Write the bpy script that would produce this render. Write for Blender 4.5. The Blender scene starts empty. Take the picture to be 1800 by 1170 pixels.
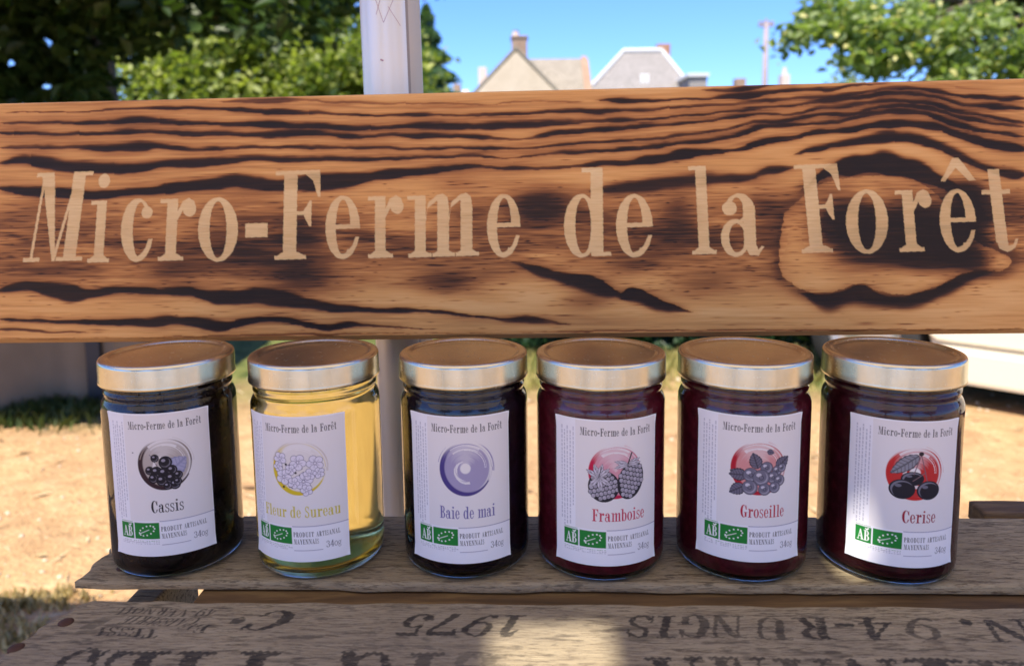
import bpy, bmesh, math, random
import numpy as np
from mathutils import Vector, Matrix

S = bpy.context.scene
COL = S.collection
rng = np.random.default_rng(7)
random.seed(7)

# ------------------------------------------------------------------ camera, sky, sun, exposure
Z0 = 0.78                                  # top of the crate the jars stand on
F_PX, PITCH, ROLL, CAMH = 1350.2, 0.1202, -0.0128, 0.2186
PPY = 462                                  # the photograph is a crop: its optical axis lies above the middle
_fw = np.array([0, math.cos(PITCH), -math.sin(PITCH)])
_up0 = np.cross([1.0, 0, 0], _fw)
_rt = math.cos(ROLL) * np.array([1.0, 0, 0]) + math.sin(ROLL) * _up0
_up = -math.sin(ROLL) * np.array([1.0, 0, 0]) + math.cos(ROLL) * _up0
CAM = np.array([0, 0, Z0 + CAMH])

cam_data = bpy.data.cameras.new('camera')
cam = bpy.data.objects.new('camera', cam_data)
COL.objects.link(cam)
S.camera = cam
cam.matrix_world = Matrix(((_rt[0], _up[0], -_fw[0], CAM[0]), (_rt[1], _up[1], -_fw[1], CAM[1]),
                           (_rt[2], _up[2], -_fw[2], CAM[2]), (0, 0, 0, 1)))
cam_data.sensor_width = 36
cam_data.lens = 36 * F_PX / 1800
cam_data.shift_y = -(585 - PPY) / 1800
cam_data.clip_start = 0.02
cam_data.clip_end = 2000
cam_data.dof.use_dof = True
cam_data.dof.focus_distance = 0.445
cam_data.dof.aperture_fstop = 9.0

SUN_DIR = Vector((-0.25, -0.60, 1.15)).normalized()       # towards the sun: high, behind the camera
SUN_EL = math.asin(SUN_DIR.z)
SUN_AZ = math.atan2(SUN_DIR.x, SUN_DIR.y)
world = bpy.data.worlds.new('World')
S.world = world
world.use_nodes = True
wn = world.node_tree
sky = wn.nodes.new('ShaderNodeTexSky')
sky.sky_type = 'NISHITA'
sky.sun_disc = False
sky.sun_elevation = SUN_EL
sky.sun_rotation = SUN_AZ
sky.air_density = 1.0
sky.dust_density = 0.3
sky.ozone_density = 3.0
tint = wn.nodes.new('ShaderNodeMix')
tint.data_type, tint.blend_type = 'RGBA', 'MULTIPLY'
tint.inputs[0].default_value = 1.0
tint.inputs[7].default_value = (0.40, 0.575, 1.02, 1)               # clear deep blue air
wn.links.new(sky.outputs[0], tint.inputs[6])
wn.links.new(tint.outputs[2], wn.nodes['Background'].inputs[0])
wn.nodes['Background'].inputs[1].default_value = 0.13
sun_data = bpy.data.lights.new('sun', 'SUN')
sun_data.energy = 4.0
sun_data.angle = math.radians(0.5)
sun_data.color = (1.0, 0.91, 0.75)
sun = bpy.data.objects.new('sun', sun_data)
COL.objects.link(sun)
sun.rotation_euler = SUN_DIR.to_track_quat('Z', 'Y').to_euler()
sun.location = (-3, -9, 14)
S.view_settings.view_transform = 'Standard'
S.view_settings.look = 'None'
S.view_settings.exposure = 1.22
S.view_settings.gamma = 1.0
S.cycles.use_denoising = True
S.cycles.max_bounces = 14
S.cycles.transmission_bounces = 12
S.cycles.transparent_max_bounces = 12
S.cycles.glossy_bounces = 6
S.cycles.diffuse_bounces = 5
S.cycles.sample_clamp_indirect = 3.0
S.cycles.caustics_refractive = True
S.cycles.caustics_reflective = False


def at(px, py, Y=None, z=None):
    """world point on the sight line through photo pixel (px, py), at distance Y or height z"""
    d = _fw * F_PX + _rt * (px - 900) + _up * (PPY - py)
    t = (Y - CAM[1]) / d[1] if Y is not None else (z - CAM[2]) / d[2]
    return CAM + t * d


# ------------------------------------------------------------------ materials
def mat(name, color=(0.5, 0.5, 0.5), rough=0.6, metal=0.0, spec=0.5):
    m = bpy.data.materials.new(name)
    m.use_nodes = True
    b = m.node_tree.nodes['Principled BSDF']
    b.inputs['Base Color'].default_value = (*color, 1)
    b.inputs['Roughness'].default_value = rough
    b.inputs['Metallic'].default_value = metal
    b.inputs['Specular IOR Level'].default_value = spec
    return m


class NT:
    def __init__(s, m):
        s.t = m.node_tree
        s.b = s.t.nodes['Principled BSDF']

    def n(s, typ, **kw):
        o = s.t.nodes.new(typ)
        for k, v in kw.items():
            setattr(o, k, v)
        return o

    def l(s, a, b):
        s.t.links.new(a, b)

    def coords(s, scale=(1, 1, 1), rot=(0, 0, 0), loc=(0, 0, 0)):
        tc = s.n('ShaderNodeTexCoord')
        mp = s.n('ShaderNodeMapping')
        mp.inputs['Scale'].default_value = scale
        mp.inputs['Rotation'].default_value = rot
        mp.inputs['Location'].default_value = loc
        s.l(tc.outputs['Object'], mp.inputs['Vector'])
        return mp.outputs[0]

    def noise(s, vec, scale, detail=4, rough=0.55, dist=0.0):
        o = s.n('ShaderNodeTexNoise')
        o.inputs['Scale'].default_value = scale
        o.inputs['Detail'].default_value = detail
        o.inputs['Roughness'].default_value = rough
        o.inputs['Distortion'].default_value = dist
        s.l(vec, o.inputs['Vector'])
        return o.outputs['Fac']

    def ramp(s, fac, stops):
        o = s.n('ShaderNodeValToRGB')
        e = o.color_ramp.elements
        while len(e) < len(stops):
            e.new(0.5)
        for k, (p, c) in enumerate(stops):
            e[k].position = p
            e[k].color = (*c, 1) if len(c) == 3 else c
        s.l(fac, o.inputs[0])
        return o.outputs[0]

    def mix(s, fac, a, b, mode='MIX'):
        o = s.n('ShaderNodeMix', data_type='RGBA', blend_type=mode)
        for sock, v in ((o.inputs[0], fac), (o.inputs[6], a), (o.inputs[7], b)):
            if hasattr(v, 'is_linked') or hasattr(v, 'links'):
                s.l(v, sock)
            elif isinstance(v, (int, float)):
                sock.default_value = v
            else:
                sock.default_value = (*v, 1)
        return o.outputs[2]

    def math(s, op, a, b=None, clamp=False):
        o = s.n('ShaderNodeMath', operation=op, use_clamp=clamp)
        for k, v in enumerate((a, b)):
            if v is None:
                continue
            if isinstance(v, (int, float)):
                o.inputs[k].default_value = v
            else:
                s.l(v, o.inputs[k])
        return o.outputs[0]

    def attr(s, name):
        return s.n('ShaderNodeAttribute', attribute_name=name)

    def bump(s, h, strength=0.3, dist=0.001):
        o = s.n('ShaderNodeBump')
        o.inputs['Strength'].default_value = strength
        o.inputs['Distance'].default_value = dist
        s.l(h, o.inputs['Height'])
        s.l(o.outputs[0], s.b.inputs['Normal'])

    def base(s, c):
        s.l(c, s.b.inputs['Base Color'])


# ------------------------------------------------------------------ mesh helpers
def link(name, me, m=None, parent=None, smooth=False):
    o = bpy.data.objects.new(name, me)
    COL.objects.link(o)
    if m is not None:
        for q in (m if isinstance(m, (list, tuple)) else [m]):
            me.materials.append(q)
    if parent is not None:
        o.parent = parent
    if smooth:
        me.polygons.foreach_set('use_smooth', np.ones(len(me.polygons), bool))
    return o


def mesh_from(name, V, Fc):
    me = bpy.data.meshes.new(name)
    V = np.asarray(V, float)
    if isinstance(Fc, np.ndarray):
        k = Fc.shape[1]
        me.vertices.add(len(V))
        me.vertices.foreach_set('co', V.astype(np.float32).ravel())
        me.loops.add(Fc.size)
        me.loops.foreach_set('vertex_index', Fc.astype(np.int32).ravel())
        me.polygons.add(len(Fc))
        me.polygons.foreach_set('loop_start', np.arange(0, Fc.size, k, dtype=np.int32))
        me.update(calc_edges=True)
        me.validate()
    else:
        me.from_pydata(V.tolist(), [], Fc)
        me.update()
    return me


def empty(name, loc=(0, 0, 0), rz=0.0):
    o = bpy.data.objects.new(name, None)
    COL.objects.link(o)
    o.location = loc
    o.rotation_euler = (0, 0, rz)
    o.empty_display_size = 0.1
    return o


def tag(o, label, cat, group=None, kind=None):
    if label:
        o['label'] = label
    if cat:
        o['category'] = cat
    if group:
        o['group'] = group
    if kind:
        o['kind'] = kind
    return o


class MB:
    """collects simple solids into one mesh"""
    def __init__(s):
        s.bm = bmesh.new()

    def box(s, x0, x1, y0, y1, z0, z1, bev=0.0, M=None):
        r = bmesh.ops.create_cube(s.bm, size=1.0)
        vs = r['verts']
        for v in vs:
            v.co = Vector(((x0 + x1) / 2 + v.co.x * (x1 - x0), (y0 + y1) / 2 + v.co.y * (y1 - y0), (z0 + z1) / 2 + v.co.z * (z1 - z0)))
        if bev:
            es = list({e for v in vs for e in v.link_edges})
            rr = bmesh.ops.bevel(s.bm, geom=es, offset=bev, segments=2, affect='EDGES', profile=0.6)
            vs = list({v for f in rr['faces'] for v in f.verts} | {v for v in vs if v.is_valid})
        if M is not None:
            bmesh.ops.transform(s.bm, matrix=M, verts=vs)
        return s

    def tube(s, pts, radii, n=10, cap=True):
        rings = []
        pts = [Vector(p) for p in pts]
        for i, p in enumerate(pts):
            d = (pts[min(i + 1, len(pts) - 1)] - pts[max(i - 1, 0)]).normalized()
            a = d.orthogonal().normalized() if i == 0 else (a - d * a.dot(d)).normalized()
            b = d.cross(a)
            r = radii[i] if isinstance(radii, (list, tuple)) else radii
            rings.append([s.bm.verts.new(p + (a * math.cos(t) + b * math.sin(t)) * r) for t in [2 * math.pi * k / n for k in range(n)]])
        for A, B in zip(rings, rings[1:]):
            for k in range(n):
                s.bm.faces.new((A[k], A[(k + 1) % n], B[(k + 1) % n], B[k]))
        if cap:
            s.bm.faces.new(rings[0][::-1])
            s.bm.faces.new(rings[-1])
        return s

    def lathe(s, prof, n=64, M=None):
        rings = []
        for r, z in prof:
            if r < 1e-7:
                rings.append([s.bm.verts.new((0, 0, z))])
            else:
                rings.append([s.bm.verts.new((r * math.cos(2 * math.pi * k / n), r * math.sin(2 * math.pi * k / n), z)) for k in range(n)])
        for A, B in zip(rings, rings[1:]):
            for k in range(n):
                q = []
                for R_, kk in ((A, k), (A, k + 1), (B, k + 1), (B, k)):
                    v = R_[kk % len(R_)]
                    if v not in q:
                        q.append(v)
                if len(q) > 2:
                    s.bm.faces.new(q)
        if M is not None:
            bmesh.ops.transform(s.bm, matrix=M, verts=[v for r in rings for v in r])
        return s

    def prism(s, poly, axis, a, b):
        """poly: 2-D outline, extruded along axis ('x','y','z') from a to b"""
        def P(u, v, w):
            return {'x': (w, u, v), 'y': (u, w, v), 'z': (u, v, w)}[axis]
        A = [s.bm.verts.new(P(u, v, a)) for u, v in poly]
        B = [s.bm.verts.new(P(u, v, b)) for u, v in poly]
        n = len(poly)
        for k in range(n):
            s.bm.faces.new((A[k], A[(k + 1) % n], B[(k + 1) % n], B[k]))
        s.bm.faces.new(A[::-1])
        s.bm.faces.new(B)
        return s

    def face(s, pts):
        s.bm.faces.new([s.bm.verts.new(p) for p in pts])
        return s

    def build(s, name, m, parent=None, smooth=False, M=None):
        bmesh.ops.recalc_face_normals(s.bm, faces=s.bm.faces[:])
        if M is not None:
            s.bm.transform(M)
        me = bpy.data.meshes.new(name)
        s.bm.to_mesh(me)
        s.bm.free()
        return link(name, me, m, parent, smooth)


def set_attr(me, name, arr):
    arr = np.asarray(arr, np.float32)
    if arr.ndim == 1:
        a = me.attributes.new(name, 'FLOAT', 'POINT')
        a.data.foreach_set('value', arr)
    else:
        a = me.attributes.new(name, 'FLOAT_COLOR', 'POINT')
        a.data.foreach_set('color', np.concatenate([arr, np.ones((len(arr), 1), np.float32)], 1).ravel())


# ------------------------------------------------------------------ lettering: a small serif alphabet drawn as shapes
def R(x0, x1, y0, y1):
    return lambda X, Y: (X >= x0) & (X <= x1) & (Y >= y0) & (Y <= y1)


def E(cx, cy, rx, ry):
    return lambda X, Y: ((X - cx) / rx) ** 2 + ((Y - cy) / ry) ** 2 <= 1


def P(*pts):
    def f(X, Y):
        ins = np.zeros(X.shape, bool)
        n = len(pts)
        for i in range(n):
            x0, y0 = pts[i]
            x1, y1 = pts[(i + 1) % n]
            if y0 == y1:
                continue
            c = (Y >= min(y0, y1)) & (Y < max(y0, y1))
            ins ^= c & (X < x0 + (Y - y0) * (x1 - x0) / (y1 - y0))
        return ins
    return f


def U(*fs):
    def f(X, Y):
        o = fs[0](X, Y)
        for g in fs[1:]:
            o = o | g(X, Y)
        return o
    return f


def A_(a, b):
    return lambda X, Y: a(X, Y) & b(X, Y)


def N_(a, b):
    return lambda X, Y: a(X, Y) & ~b(X, Y)


def ring(cx, cy, rx, ry, tx, ty, dx=0.0):
    return N_(E(cx, cy, rx, ry), E(cx + dx, cy, rx - tx, ry - ty))


def sc(f, sx, sy):
    return lambda X, Y: f(X / sx, Y / sy)


def arch(x0, x1):
    c = (x0 + x1) / 2
    return A_(N_(P((x0, .45), (x0 + .03, .62), (c, .70), (c + .06, .715), (x1 - .02, .68), (x1, .56), (x1, .40), (x0, .40)),
                 P((x0, .38), (x0 + .02, .55), (c - .01, .635), (x1 - .14, .62), (x1 - .14, .38))), R(-9, 9, .41, 9))


_e = U(N_(N_(E(.2, .35, .2, .36), E(.205, .35, .085, .315)), R(.20, .5, .10, .345)),
       A_(N_(E(.2, .35, .2, .36), E(.18, .385, .185, .335)), R(.18, .5, -.1, .24)), R(.1, .40, .335, .385))
_s = U(N_(ring(.18, .53, .155, .185, .075, .045), R(.18, .5, .34, .56)), N_(ring(.18, .18, .17, .195, .08, .045), R(-.1, .18, .15, .36)),
       P((.04, .50), (.10, .38), (.28, .24), (.34, .22), (.33, .30), (.12, .46)), R(.29, .325, .46, .70), R(.01, .045, 0, .22))
_C = U(N_(ring(.29, .5, .29, .52, .15, .05, .04), R(.36, .7, .28, .66)), R(.50, .54, .62, .98), P((.5, .28), (.56, .28), (.48, .08), (.42, .06)))
_foot = lambda x0, x1: U(R(x0, x1, 0, .045), P((x0 + .03, .045), (x1 - .03, .045), (x1 - .09, .08), (x0 + .09, .08)))
_P = U(R(.08, .24, 0, 1), R(0, .34, 0, .05), R(0, .3, .95, 1), A_(ring(.26, .73, .24, .27, .14, .05), R(.22, 1, 0, 1)))
GL = {
    'M': (.76, U(P((.10, .03), (.135, .03), (.18, 1), (.15, 1)), P((.13, .97), (.29, .97), (.43, 0), (.39, 0)), P((.385, 0), (.425, 0), (.60, .98), (.57, .98)),
                 R(.53, .69, 0, 1), R(.02, .23, 0, .045), R(.44, .78, 0, .045), R(.06, .28, .955, 1), R(.56, .78, .955, 1))),
    'i': (.32, U(R(.09, .23, 0, .70), _foot(0, .32), R(.0, .23, .655, .70), E(.17, .92, .085, .08))),
    'c': (.44, U(N_(ring(.23, .35, .22, .36, .12, .045, .04), R(.30, .6, .14, .60)), E(.36, .55, .075, .07),
                 A_(N_(E(.23, .35, .22, .36), E(.20, .385, .2, .335)), R(.2, .6, -.1, .25)))),
    'r': (.46, U(R(.09, .23, 0, .68), _foot(0, .33), R(0, .23, .655, .70), E(.385, .575, .085, .08),
                 P((.22, .54), (.29, .67), (.37, .705), (.44, .67), (.46, .6), (.40, .64), (.33, .62), (.22, .44)))),
    'o': (.47, ring(.235, .35, .235, .365, .135, .045)),
    '-': (.30, R(0, .28, .28, .44)),
    'F': (.54, U(R(.10, .26, 0, 1), _foot(0, .38), R(0, .52, .955, 1), P((.36, 1), (.53, 1), (.54, .70), (.51, .70), (.45, .88), (.36, .955)),
                 R(.25, .40, .50, .545), P((.34, .545), (.41, .66), (.435, .66), (.435, .37), (.41, .37), (.34, .50)))),
    'e': (.41, _e),
    'm': (.82, U(R(.09, .22, 0, .68), R(.36, .50, 0, .58), R(.64, .78, 0, .58), R(0, .22, .655, .70), _foot(.01, .29), _foot(.30, .57), _foot(.58, .86), arch(.22, .50), arch(.50, .78))),
    'n': (.58, U(R(.09, .22, 0, .68), R(.36, .50, 0, .58), R(0, .22, .655, .70), _foot(.01, .29), _foot(.30, .57), arch(.22, .50))),
    'd': (.53, U(ring(.2, .35, .2, .36, .11, .045, .02), R(.31, .45, 0, 1), R(.31, .54, 0, .045), R(.21, .45, .95, 1))),
    'b': (.50, U(ring(.29, .35, .2, .36, .11, .045, -.02), R(.06, .20, 0, 1), R(-.03, .2, .95, 1))),
    'l': (.32, U(R(.09, .23, 0, 1), _foot(0, .32), R(0, .23, .955, 1))),
    'a': (.50, U(R(.27, .41, .06, .56), A_(N_(E(.23, .49, .18, .215), E(.2, .46, .085, .20)), R(0, 1, .48, 1)), E(.115, .54, .085, .08),
                 A_(ring(.17, .2, .165, .215, .075, .05, .02), R(0, .3, -1, 1)), P((.22, .40), (.30, .46), (.30, .40), (.2, .35)),
                 P((.28, .1), (.33, 0), (.43, -.01), (.50, .09), (.47, .1), (.43, .06), (.41, .12)))),
    'ê': (.41, U(_e, P((.03, .80), (.17, 1.06), (.24, 1.06), (.42, .80), (.34, .80), (.2, .95), (.08, .80)))),
    't': (.37, U(R(.10, .24, .1, .93), R(0, .34, .65, .70), P((.10, .14), (.13, .03), (.22, -.015), (.32, .03), (.37, .14), (.34, .14), (.30, .07), (.24, .06), (.24, .14)))),
    's': (.37, _s),
    'u': (.58, U(R(.09, .22, .1, .70), R(.37, .51, 0, .70), R(0, .22, .655, .70), R(.28, .51, .655, .70), R(.37, .58, 0, .045),
                 A_(ring(.25, .16, .16, .17, .06, .06), R(0, 1, -1, .14)))),
    'C': (.58, _C), 'S': (.40, sc(_s, 1.08, 1.40)),
    'B': (.54, U(R(.08, .24, 0, 1), R(0, .3, 0, .05), R(0, .3, .95, 1), A_(ring(.26, .745, .22, .255, .12, .05), R(.22, 1, 0, 1)), A_(ring(.26, .27, .26, .27, .13, .05), R(.22, 1, 0, 1)))),
    'G': (.62, U(_C, R(.40, .54, .05, .42), R(.32, .62, .38, .43))),
    'P': (.52, _P),
    'R': (.62, U(_P, P((.24, .5), (.38, .5), (.56, 0), (.40, 0)), R(.38, .64, 0, .05))),
    'O': (.58, ring(.29, .5, .29, .51, .15, .05)),
    'D': (.60, U(R(.08, .24, 0, 1), R(0, .3, 0, .05), R(0, .3, .95, 1), A_(ring(.24, .5, .34, .5, .15, .05), R(.22, 1, 0, 1)))),
    'U': (.64, U(R(.09, .24, .2, 1), R(.46, .54, .2, 1), R(0, .33, .95, 1), R(.37, .64, .95, 1), A_(ring(.315, .24, .225, .25, .11, .07), R(0, 1, -1, .24)))),
    'I': (.36, U(R(.1, .26, 0, 1), R(0, .36, 0, .055), R(0, .36, .945, 1))),
    'T': (.60, U(R(.22, .38, 0, 1), R(.12, .48, 0, .05), R(0, .6, .94, 1), P((0, 1), (.1, .94), (.04, .68), (0, .68)), P((.6, 1), (.5, .94), (.56, .68), (.6, .68)))),
    'A': (.66, U(P((.08, 0), (.13, 0), (.34, .9), (.30, 1)), P((.28, 1), (.36, 1), (.60, 0), (.42, 0)), R(.16, .46, .28, .34), R(0, .22, 0, .05), R(.36, .68, 0, .05))),
    'N': (.70, U(R(.09, .15, 0, 1), R(.54, .62, 0, 1), P((.09, 1), (.26, 1), (.62, 0), (.50, 0)), R(0, .25, 0, .05), R(0, .2, .95, 1), R(.44, .72, .95, 1))),
    'L': (.52, U(R(.09, .25, 0, 1), R(0, .36, .95, 1), R(0, .5, 0, .055), P((.36, 0), (.52, 0), (.52, .32), (.48, .32), (.42, .08)))),
    'E': (.54, U(R(.09, .25, 0, 1), R(0, .5, .945, 1), R(0, .52, 0, .055), R(.25, .40, .47, .53), R(.38, .42, .36, .64), P((.38, 1), (.51, 1), (.51, .7), (.48, .7)), P((.38, 0), (.54, 0), (.54, .3), (.5, .3)))),
    'V': (.64, U(P((.04, 1), (.22, 1), (.38, 0), (.30, 0)), P((.30, 0), (.35, 0), (.58, 1), (.53, 1)), R(0, .28, .95, 1), R(.44, .66, .95, 1))),
    'Y': (.62, U(R(.24, .40, 0, .45), P((.04, 1), (.22, 1), (.40, .42), (.24, .42)), P((.30, .42), (.40, .42), (.58, 1), (.53, 1)), R(.14, .5, 0, .05), R(0, .28, .95, 1), R(.44, .64, .95, 1))),
    '1': (.40, U(R(.14, .30, 0, 1), R(.02, .42, 0, .06), P((.14, 1), (.14, .8), (0, .66), (0, .76)))),
    '9': (.54, U(ring(.27, .66, .26, .345, .13, .06), P((.39, .62), (.53, .62), (.42, .20), (.20, -.01), (.06, .02), (.04, .16), (.12, .16), (.2, .06), (.34, .3)))),
    '7': (.52, U(P((0, 1), (.52, 1), (.52, .88), (.30, 0), (.12, 0), (.42, .84), (.08, .84), (.05, .70), (0, .70)))),
    '5': (.52, U(R(.07, .46, .86, 1), R(.07, .13, .5, .95), N_(ring(.24, .31, .26, .33, .14, .06), R(-.1, .12, .28, .6)), E(.10, .18, .1, .11))),
    '3': (.46, U(N_(ring(.22, .74, .2, .26, .09, .05), R(-.1, .18, .4, .74)), N_(ring(.22, .26, .23, .28, .1, .05), R(-.1, .18, .26, .7)))),
    '4': (.50, U(R(.28, .40, 0, 1), R(0, .5, .24, .32), P((0, .24), (.08, .24), (.36, .95), (.36, 1), (.30, 1)), R(.18, .5, 0, .05))),
    '0': (.46, ring(.23, .36, .23, .37, .08, .06)),
    'g': (.46, U(ring(.2, .42, .18, .26, .07, .05), ring(.2, -.06, .2, .2, .05, .05), P((.04, .2), (.10, .2), (.18, .12), (.1, .08)), P((.32, .62), (.46, .72), (.46, .62)))),
    '&': (.66, U(ring(.28, .76, .17, .25, .08, .05), ring(.24, .27, .24, .28, .1, .05), P((.16, .7), (.3, .7), (.64, 0), (.48, 0)))),
    '.': (.22, E(.1, .09, .1, .1)), ' ': (.26, lambda X, Y: np.zeros(X.shape, bool)),
}


def text_width(t, gap=.07):
    return sum(GL[c][0] + gap for c in t) - gap


class Canvas:
    """a grid of surface colours (one value per grid vertex) that print and stain are laid into"""
    def __init__(s, W, H, ch=3, bg=None):
        s.W, s.H = W, H
        s.a = np.zeros((H, W, ch))
        if bg is not None:
            s.a[:] = bg

    def put(s, f, x0, x1, y0, y1, color, alpha=1.0, ss=3):
        i0, i1 = max(0, int(math.floor(x0))), min(s.W, int(math.ceil(x1)) + 1)
        j0, j1 = max(0, int(math.floor(y0))), min(s.H, int(math.ceil(y1)) + 1)
        if i1 <= i0 or j1 <= j0:
            return
        cov = np.zeros((j1 - j0, i1 - i0))
        for a in range(ss):
            for b in range(ss):
                X, Y = np.meshgrid(np.arange(i0, i1) + (a + .5) / ss - .5, np.arange(j0, j1) + (b + .5) / ss - .5)
                v = f(X, Y)
                cov += v
        cov = (cov / ss / ss * alpha)[..., None]
        sub = s.a[j0:j1, i0:i1]
        s.a[j0:j1, i0:i1] = sub * (1 - cov) + np.asarray(color) * cov

    def glyph(s, ch, x, y, w, cap, color, alpha=1.0, flip=1, jit=0.0, slope=0.0, lean=0.0):
        """glyph with its left edge at x, baseline y (rows run downwards), width w, cap height cap; flip=-1 turns it by 180 degrees"""
        gw, f = GL[ch]
        sx = w / gw
        def g(X, Y):
            u = flip * (X - x) / sx
            v = flip * ((y + slope * (X - x)) - Y) / cap
            u = u - lean * v
            if jit:
                u = u + jit * (np.sin(v * 61 + x) + np.sin(v * 137 + 2 * x) * .7) / sx * 1.0
                v = v + jit * np.sin(u * 70 + y) / cap
            return f(u, v)
        m = cap * .35
        xa, xb = (x - m, x + w + m) if flip > 0 else (x - w - m, x + m)
        ya, yb = (y - cap * 1.15, y + m) if flip > 0 else (y - m, y + cap * 1.15)
        s.put(g, xa, xb, ya, yb, color, alpha)

    def text(s, t, x, y, width, cap, color, alpha=1.0, flip=1, gap=.07, jit=0.0):
        k = width / text_width(t, gap)
        for c in t:
            w = GL[c][0] * k
            if c != ' ':
                s.glyph(c, x, y, w, cap, color, alpha, flip, jit)
            x += flip * (w + gap * k)


def lin(r, g, b):
    f = lambda c: (c / 255 / 12.92) if c / 255 <= .04045 else ((c / 255 + .055) / 1.055) ** 2.4
    return (f(r), f(g), f(b))


def vnoise(W, H, sx, sy, seed):
    """smooth value noise on a W x H grid with cells of sx by sy"""
    r = np.random.default_rng(seed)
    g = r.random((int(H / sy) + 3, int(W / sx) + 3))
    x = np.arange(W) / sx
    y = np.arange(H) / sy
    xi, yi = x.astype(int), y.astype(int)
    fx, fy = x - xi, y - yi
    fx, fy = fx * fx * (3 - 2 * fx), fy * fy * (3 - 2 * fy)
    a = g[np.ix_(yi, xi)] * (1 - fx) + g[np.ix_(yi, xi + 1)] * fx
    b = g[np.ix_(yi + 1, xi)] * (1 - fx) + g[np.ix_(yi + 1, xi + 1)] * fx
    return a * (1 - fy[:, None]) + b * fy[:, None]

# ================================================================== SETTING
# ------------------------------------------------------------------ ground
m = mat('sandy_soil', rough=0.95, spec=0.15)
t = NT(m)
v = t.coords()
n1 = t.noise(v, 0.9, 5)
n2 = t.noise(v, 11, 6, 0.65)
n3 = t.noise(v, 70, 3)
sand = t.ramp(n2, [(0.30, (0.34, 0.195, 0.09)), (0.5, (0.52, 0.33, 0.16)), (0.72, (0.66, 0.45, 0.25))])
sand = t.mix(0.35, sand, t.ramp(n3, [(0.35, (0.33, 0.19, 0.09)), (0.65, (0.66, 0.44, 0.24))]))
grassy = t.ramp(n2, [(0.35, (0.06, 0.085, 0.02)), (0.65, (0.19, 0.20, 0.06))])
sep = t.n('ShaderNodeSeparateXYZ')
t.l(v, sep.inputs[0])
far = t.math('ADD', t.math('MULTIPLY', sep.outputs[1], 0.8), t.math('MULTIPLY', n1, 2.2))
fac = t.ramp(far, [(0.0, (0, 0, 0)), (1.0, (1, 1, 1))])
fr = t.n('ShaderNodeMapRange')
fr.inputs['From Min'].default_value = 3.55
fr.inputs['From Max'].default_value = 4.15
t.l(far, fr.inputs['Value'])
n4 = t.noise(v, 3.2, 7, .7, .6)
sand = t.mix(t.math('MULTIPLY', t.ramp(n4, [(.42, (0, 0, 0)), (.68, (1, 1, 1))]), .55), sand, (.27, .17, .09))
t.base(t.mix(fr.outputs[0], sand, grassy))
t.bump(t.math('ADD', n2, t.math('MULTIPLY', n3, 0.5)), 0.9, 0.03)
g = MB()
g.face([(-400, -400, 0), (400, -400, 0), (400, 800, 0), (-400, 800, 0)])
tag(g.build('ground', m), 'dry sandy ground turning to thin grass', None, kind='structure')

# pebbles and bits of straw lying on the sand
mp_ = mat('pale_stone', (0.62, 0.5, 0.36), 0.8)
V, Fc = [], []
ico = bmesh.new()
bmesh.ops.create_icosphere(ico, subdivisions=1, radius=1)
iv = np.array([q.co[:] for q in ico.verts])
ifc = np.array([[q.index for q in f.verts] for f in ico.faces])
ico.free()
VV, FF, off = [], [], 0
for k in range(700):
    y = rng.uniform(1.2, 3.9)
    x = rng.uniform(-0.75, 0.75) * y
    s_ = rng.uniform(0.002, 0.009) if rng.random() < .96 else rng.uniform(0.010, 0.020)
    q = iv * s_ * rng.uniform(.6, 1.3, 3) + rng.normal(0, s_ * .12, iv.shape)
    q[:, 2] *= .6
    VV.append(q + [x, y, s_ * .25])
    FF.append(ifc + off)
    off += len(iv)
o = link('pebbles', mesh_from('pebbles', np.concatenate(VV), np.concatenate(FF)), mp_)
tag(o, 'small pale pebbles and crumbs strewn over the sandy ground', None, kind='stuff')


# bits of straw and dead leaf
sv = []
for k in range(900):
    y = rng.uniform(1.2, 3.7)
    c_ = np.array([rng.uniform(-.75, .75) * y, y, .006])
    a = rng.uniform(0, math.pi)
    L_ = rng.uniform(.012, .045)
    w_ = rng.uniform(.0012, .003) if rng.random() < .7 else L_ * .3
    u_, q_ = np.array([math.cos(a), math.sin(a), rng.normal(0, .12)]) * L_, np.array([-math.sin(a), math.cos(a), rng.normal(0, .2)]) * w_
    sv += [c_ - u_, c_ + q_, c_ + u_, c_ - q_]
me = mesh_from('straw', np.array(sv), np.arange(len(sv)).reshape(-1, 4))
set_attr(me, 'tone', np.repeat(rng.random(len(sv) // 4), 4))
ms = mat('dry_straw', rough=.8)
t = NT(ms)
t.base(t.ramp(t.attr('tone').outputs['Fac'], [(0, (.16, .09, .04)), (.5, (.45, .32, .15)), (1, (.66, .55, .33))]))
tag(link('straw', me, ms), 'bits of straw and dead leaf scattered over the sand', None, kind='stuff')


def leaf_mat(name, c0, c1, transl=0.35, rough=0.45):
    m = bpy.data.materials.new(name)
    m.use_nodes = True
    t = NT(m)
    a = t.attr('tone')
    col = t.ramp(a.outputs['Fac'], [(0.0, c0), (1.0, c1)])
    t.base(col)
    t.b.inputs['Roughness'].default_value = rough
    t.b.inputs['Specular IOR Level'].default_value = 0.35
    tr = t.n('ShaderNodeBsdfTranslucent')
    t.l(t.mix(1.0, col, (1.3, 1.5, 0.5), 'MULTIPLY'), tr.inputs[0])
    mx = t.n('ShaderNodeMixShader')
    mx.inputs[0].default_value = transl
    out = t.t.nodes['Material Output']
    t.l(t.b.outputs[0], mx.inputs[1])
    t.l(tr.outputs[0], mx.inputs[2])
    t.l(mx.outputs[0], out.inputs['Surface'])
    return m


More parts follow.
